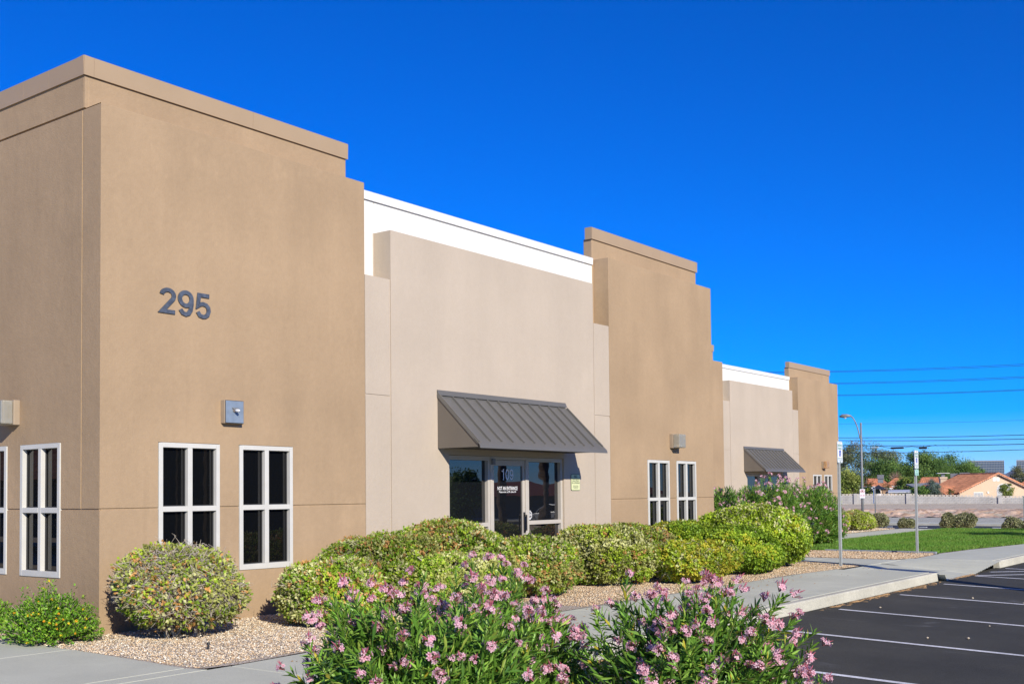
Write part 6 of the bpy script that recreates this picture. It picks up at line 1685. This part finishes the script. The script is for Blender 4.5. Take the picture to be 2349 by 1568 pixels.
tower('second glass office tower cut by the right picture edge', 2331.5, 2420, 1350, 1054, 12, 24)
# mountain ridge
r = np.random.RandomState(900); mb = MB(); vs = []; N = 70
for i, px in enumerate(np.linspace(1700, 2700, N)):
    yt = np.interp(px, [1700, 1990, 2080, 2200, 2290, 2312, 2332, 2349, 2450, 2700], [1112, 1104, 1100, 1095, 1092, 1079, 1074, 1078, 1070, 1085])+r.normal(0, 1.0)
    for k in range(7):
        dep = 9500-k*330; t = 1-k/6.0; x, y = T(px, dep); zt = zof(yt, 9500, px)
        vs.append((x, y, -20+(zt+20)*max(0, t)**1.15*(1+.10*math.sin(i*1.1+k*1.7)*(k > 0))))
mb.add(vs, [(i*7+k, (i+1)*7+k, (i+1)*7+k+1, i*7+k+1) for i in range(N-1) for k in range(6)])
props(mb.build('mountain', M_MOUNT), kind='structure')

# ------------------------------------------------------------------ what stands across the lot, seen only in the glass
b1 = thing('brown_building', (30, -24, -.8), 'low brown commercial building across the lot, only mirrored in the windows', 'building')
mb = MB(); mb.box(12, 44, -34, -24, -.9, 4.6); mb.build('wall', mat_plain('brown_wall', (.13, .10, .08), .9), b1)
mb = MB(); mb.box(11.8, 44.2, -34.2, -23.8, 4.6, 4.85); mb.build('coping', M_BLACK, b1)
b3 = thing('tiled_office', (-16, 28, -.2), 'low tile-roofed office beside the path, only mirrored in the end wall windows', 'building')
mb = MB(); mb.box(-24, -14, 14, 60, -.3, 2.6); mb.build('wall', mat_plain('brown_wall', (.13, .10, .08), .9), b3)
mb = MB(); mb.prism([(-13, 13.5, 2.5), (-25, 13.5, 2.5), (-19, 13.5, 5.2)], (0, 47, 0)); mb.build('roof', M_TILE, b3)
b2 = thing('red_roof_building', (88, -44, -1), 'shop with sloping red roof across the lot, only mirrored in the entrance glass', 'building')
mb = MB(); mb.box(60, 125, -62, -48, -1.1, 1.6); mb.build('wall', mat_plain('shop_wall', (.16, .13, .10), .9), b2)
mb = MB(); mb.prism([(59, -46.5, 1.4), (59, -62, 1.4), (59, -57, 2.9), (59, -52, 2.9)], (67, 0, 0)); mb.build('roof', mat_plain('red_roof', (.45, .10, .05), .85), b2)
x, y = 53.4, -21.0
tree('broad_tree', 'dark broad tree across the lot, only mirrored in the left entrance pane', x, y, -.8, 4.1, 1.15, .5, MESQ, 2600, 951, group='trees across the lot', leaf=.2, clumps=40)

# ------------------------------------------------------------------ thin desert air over the whole valley
hm = bpy.data.materials.new('haze_air'); hm.use_nodes = True; t = hm.node_tree; t.nodes.clear()
pv = t.nodes.new('ShaderNodeVolumePrincipled'); pv.inputs['Color'].default_value = (.72, .84, 1, 1); pv.inputs['Density'].default_value = 2.2e-5; pv.inputs['Anisotropy'].default_value = .2
ot = t.nodes.new('ShaderNodeOutputMaterial'); t.links.new(pv.outputs[0], ot.inputs['Volume'])
mb = MB(); mb.box(-14500, 14500, -14500, 14500, -24, 260); props(mb.build('haze', hm), kind='stuff')
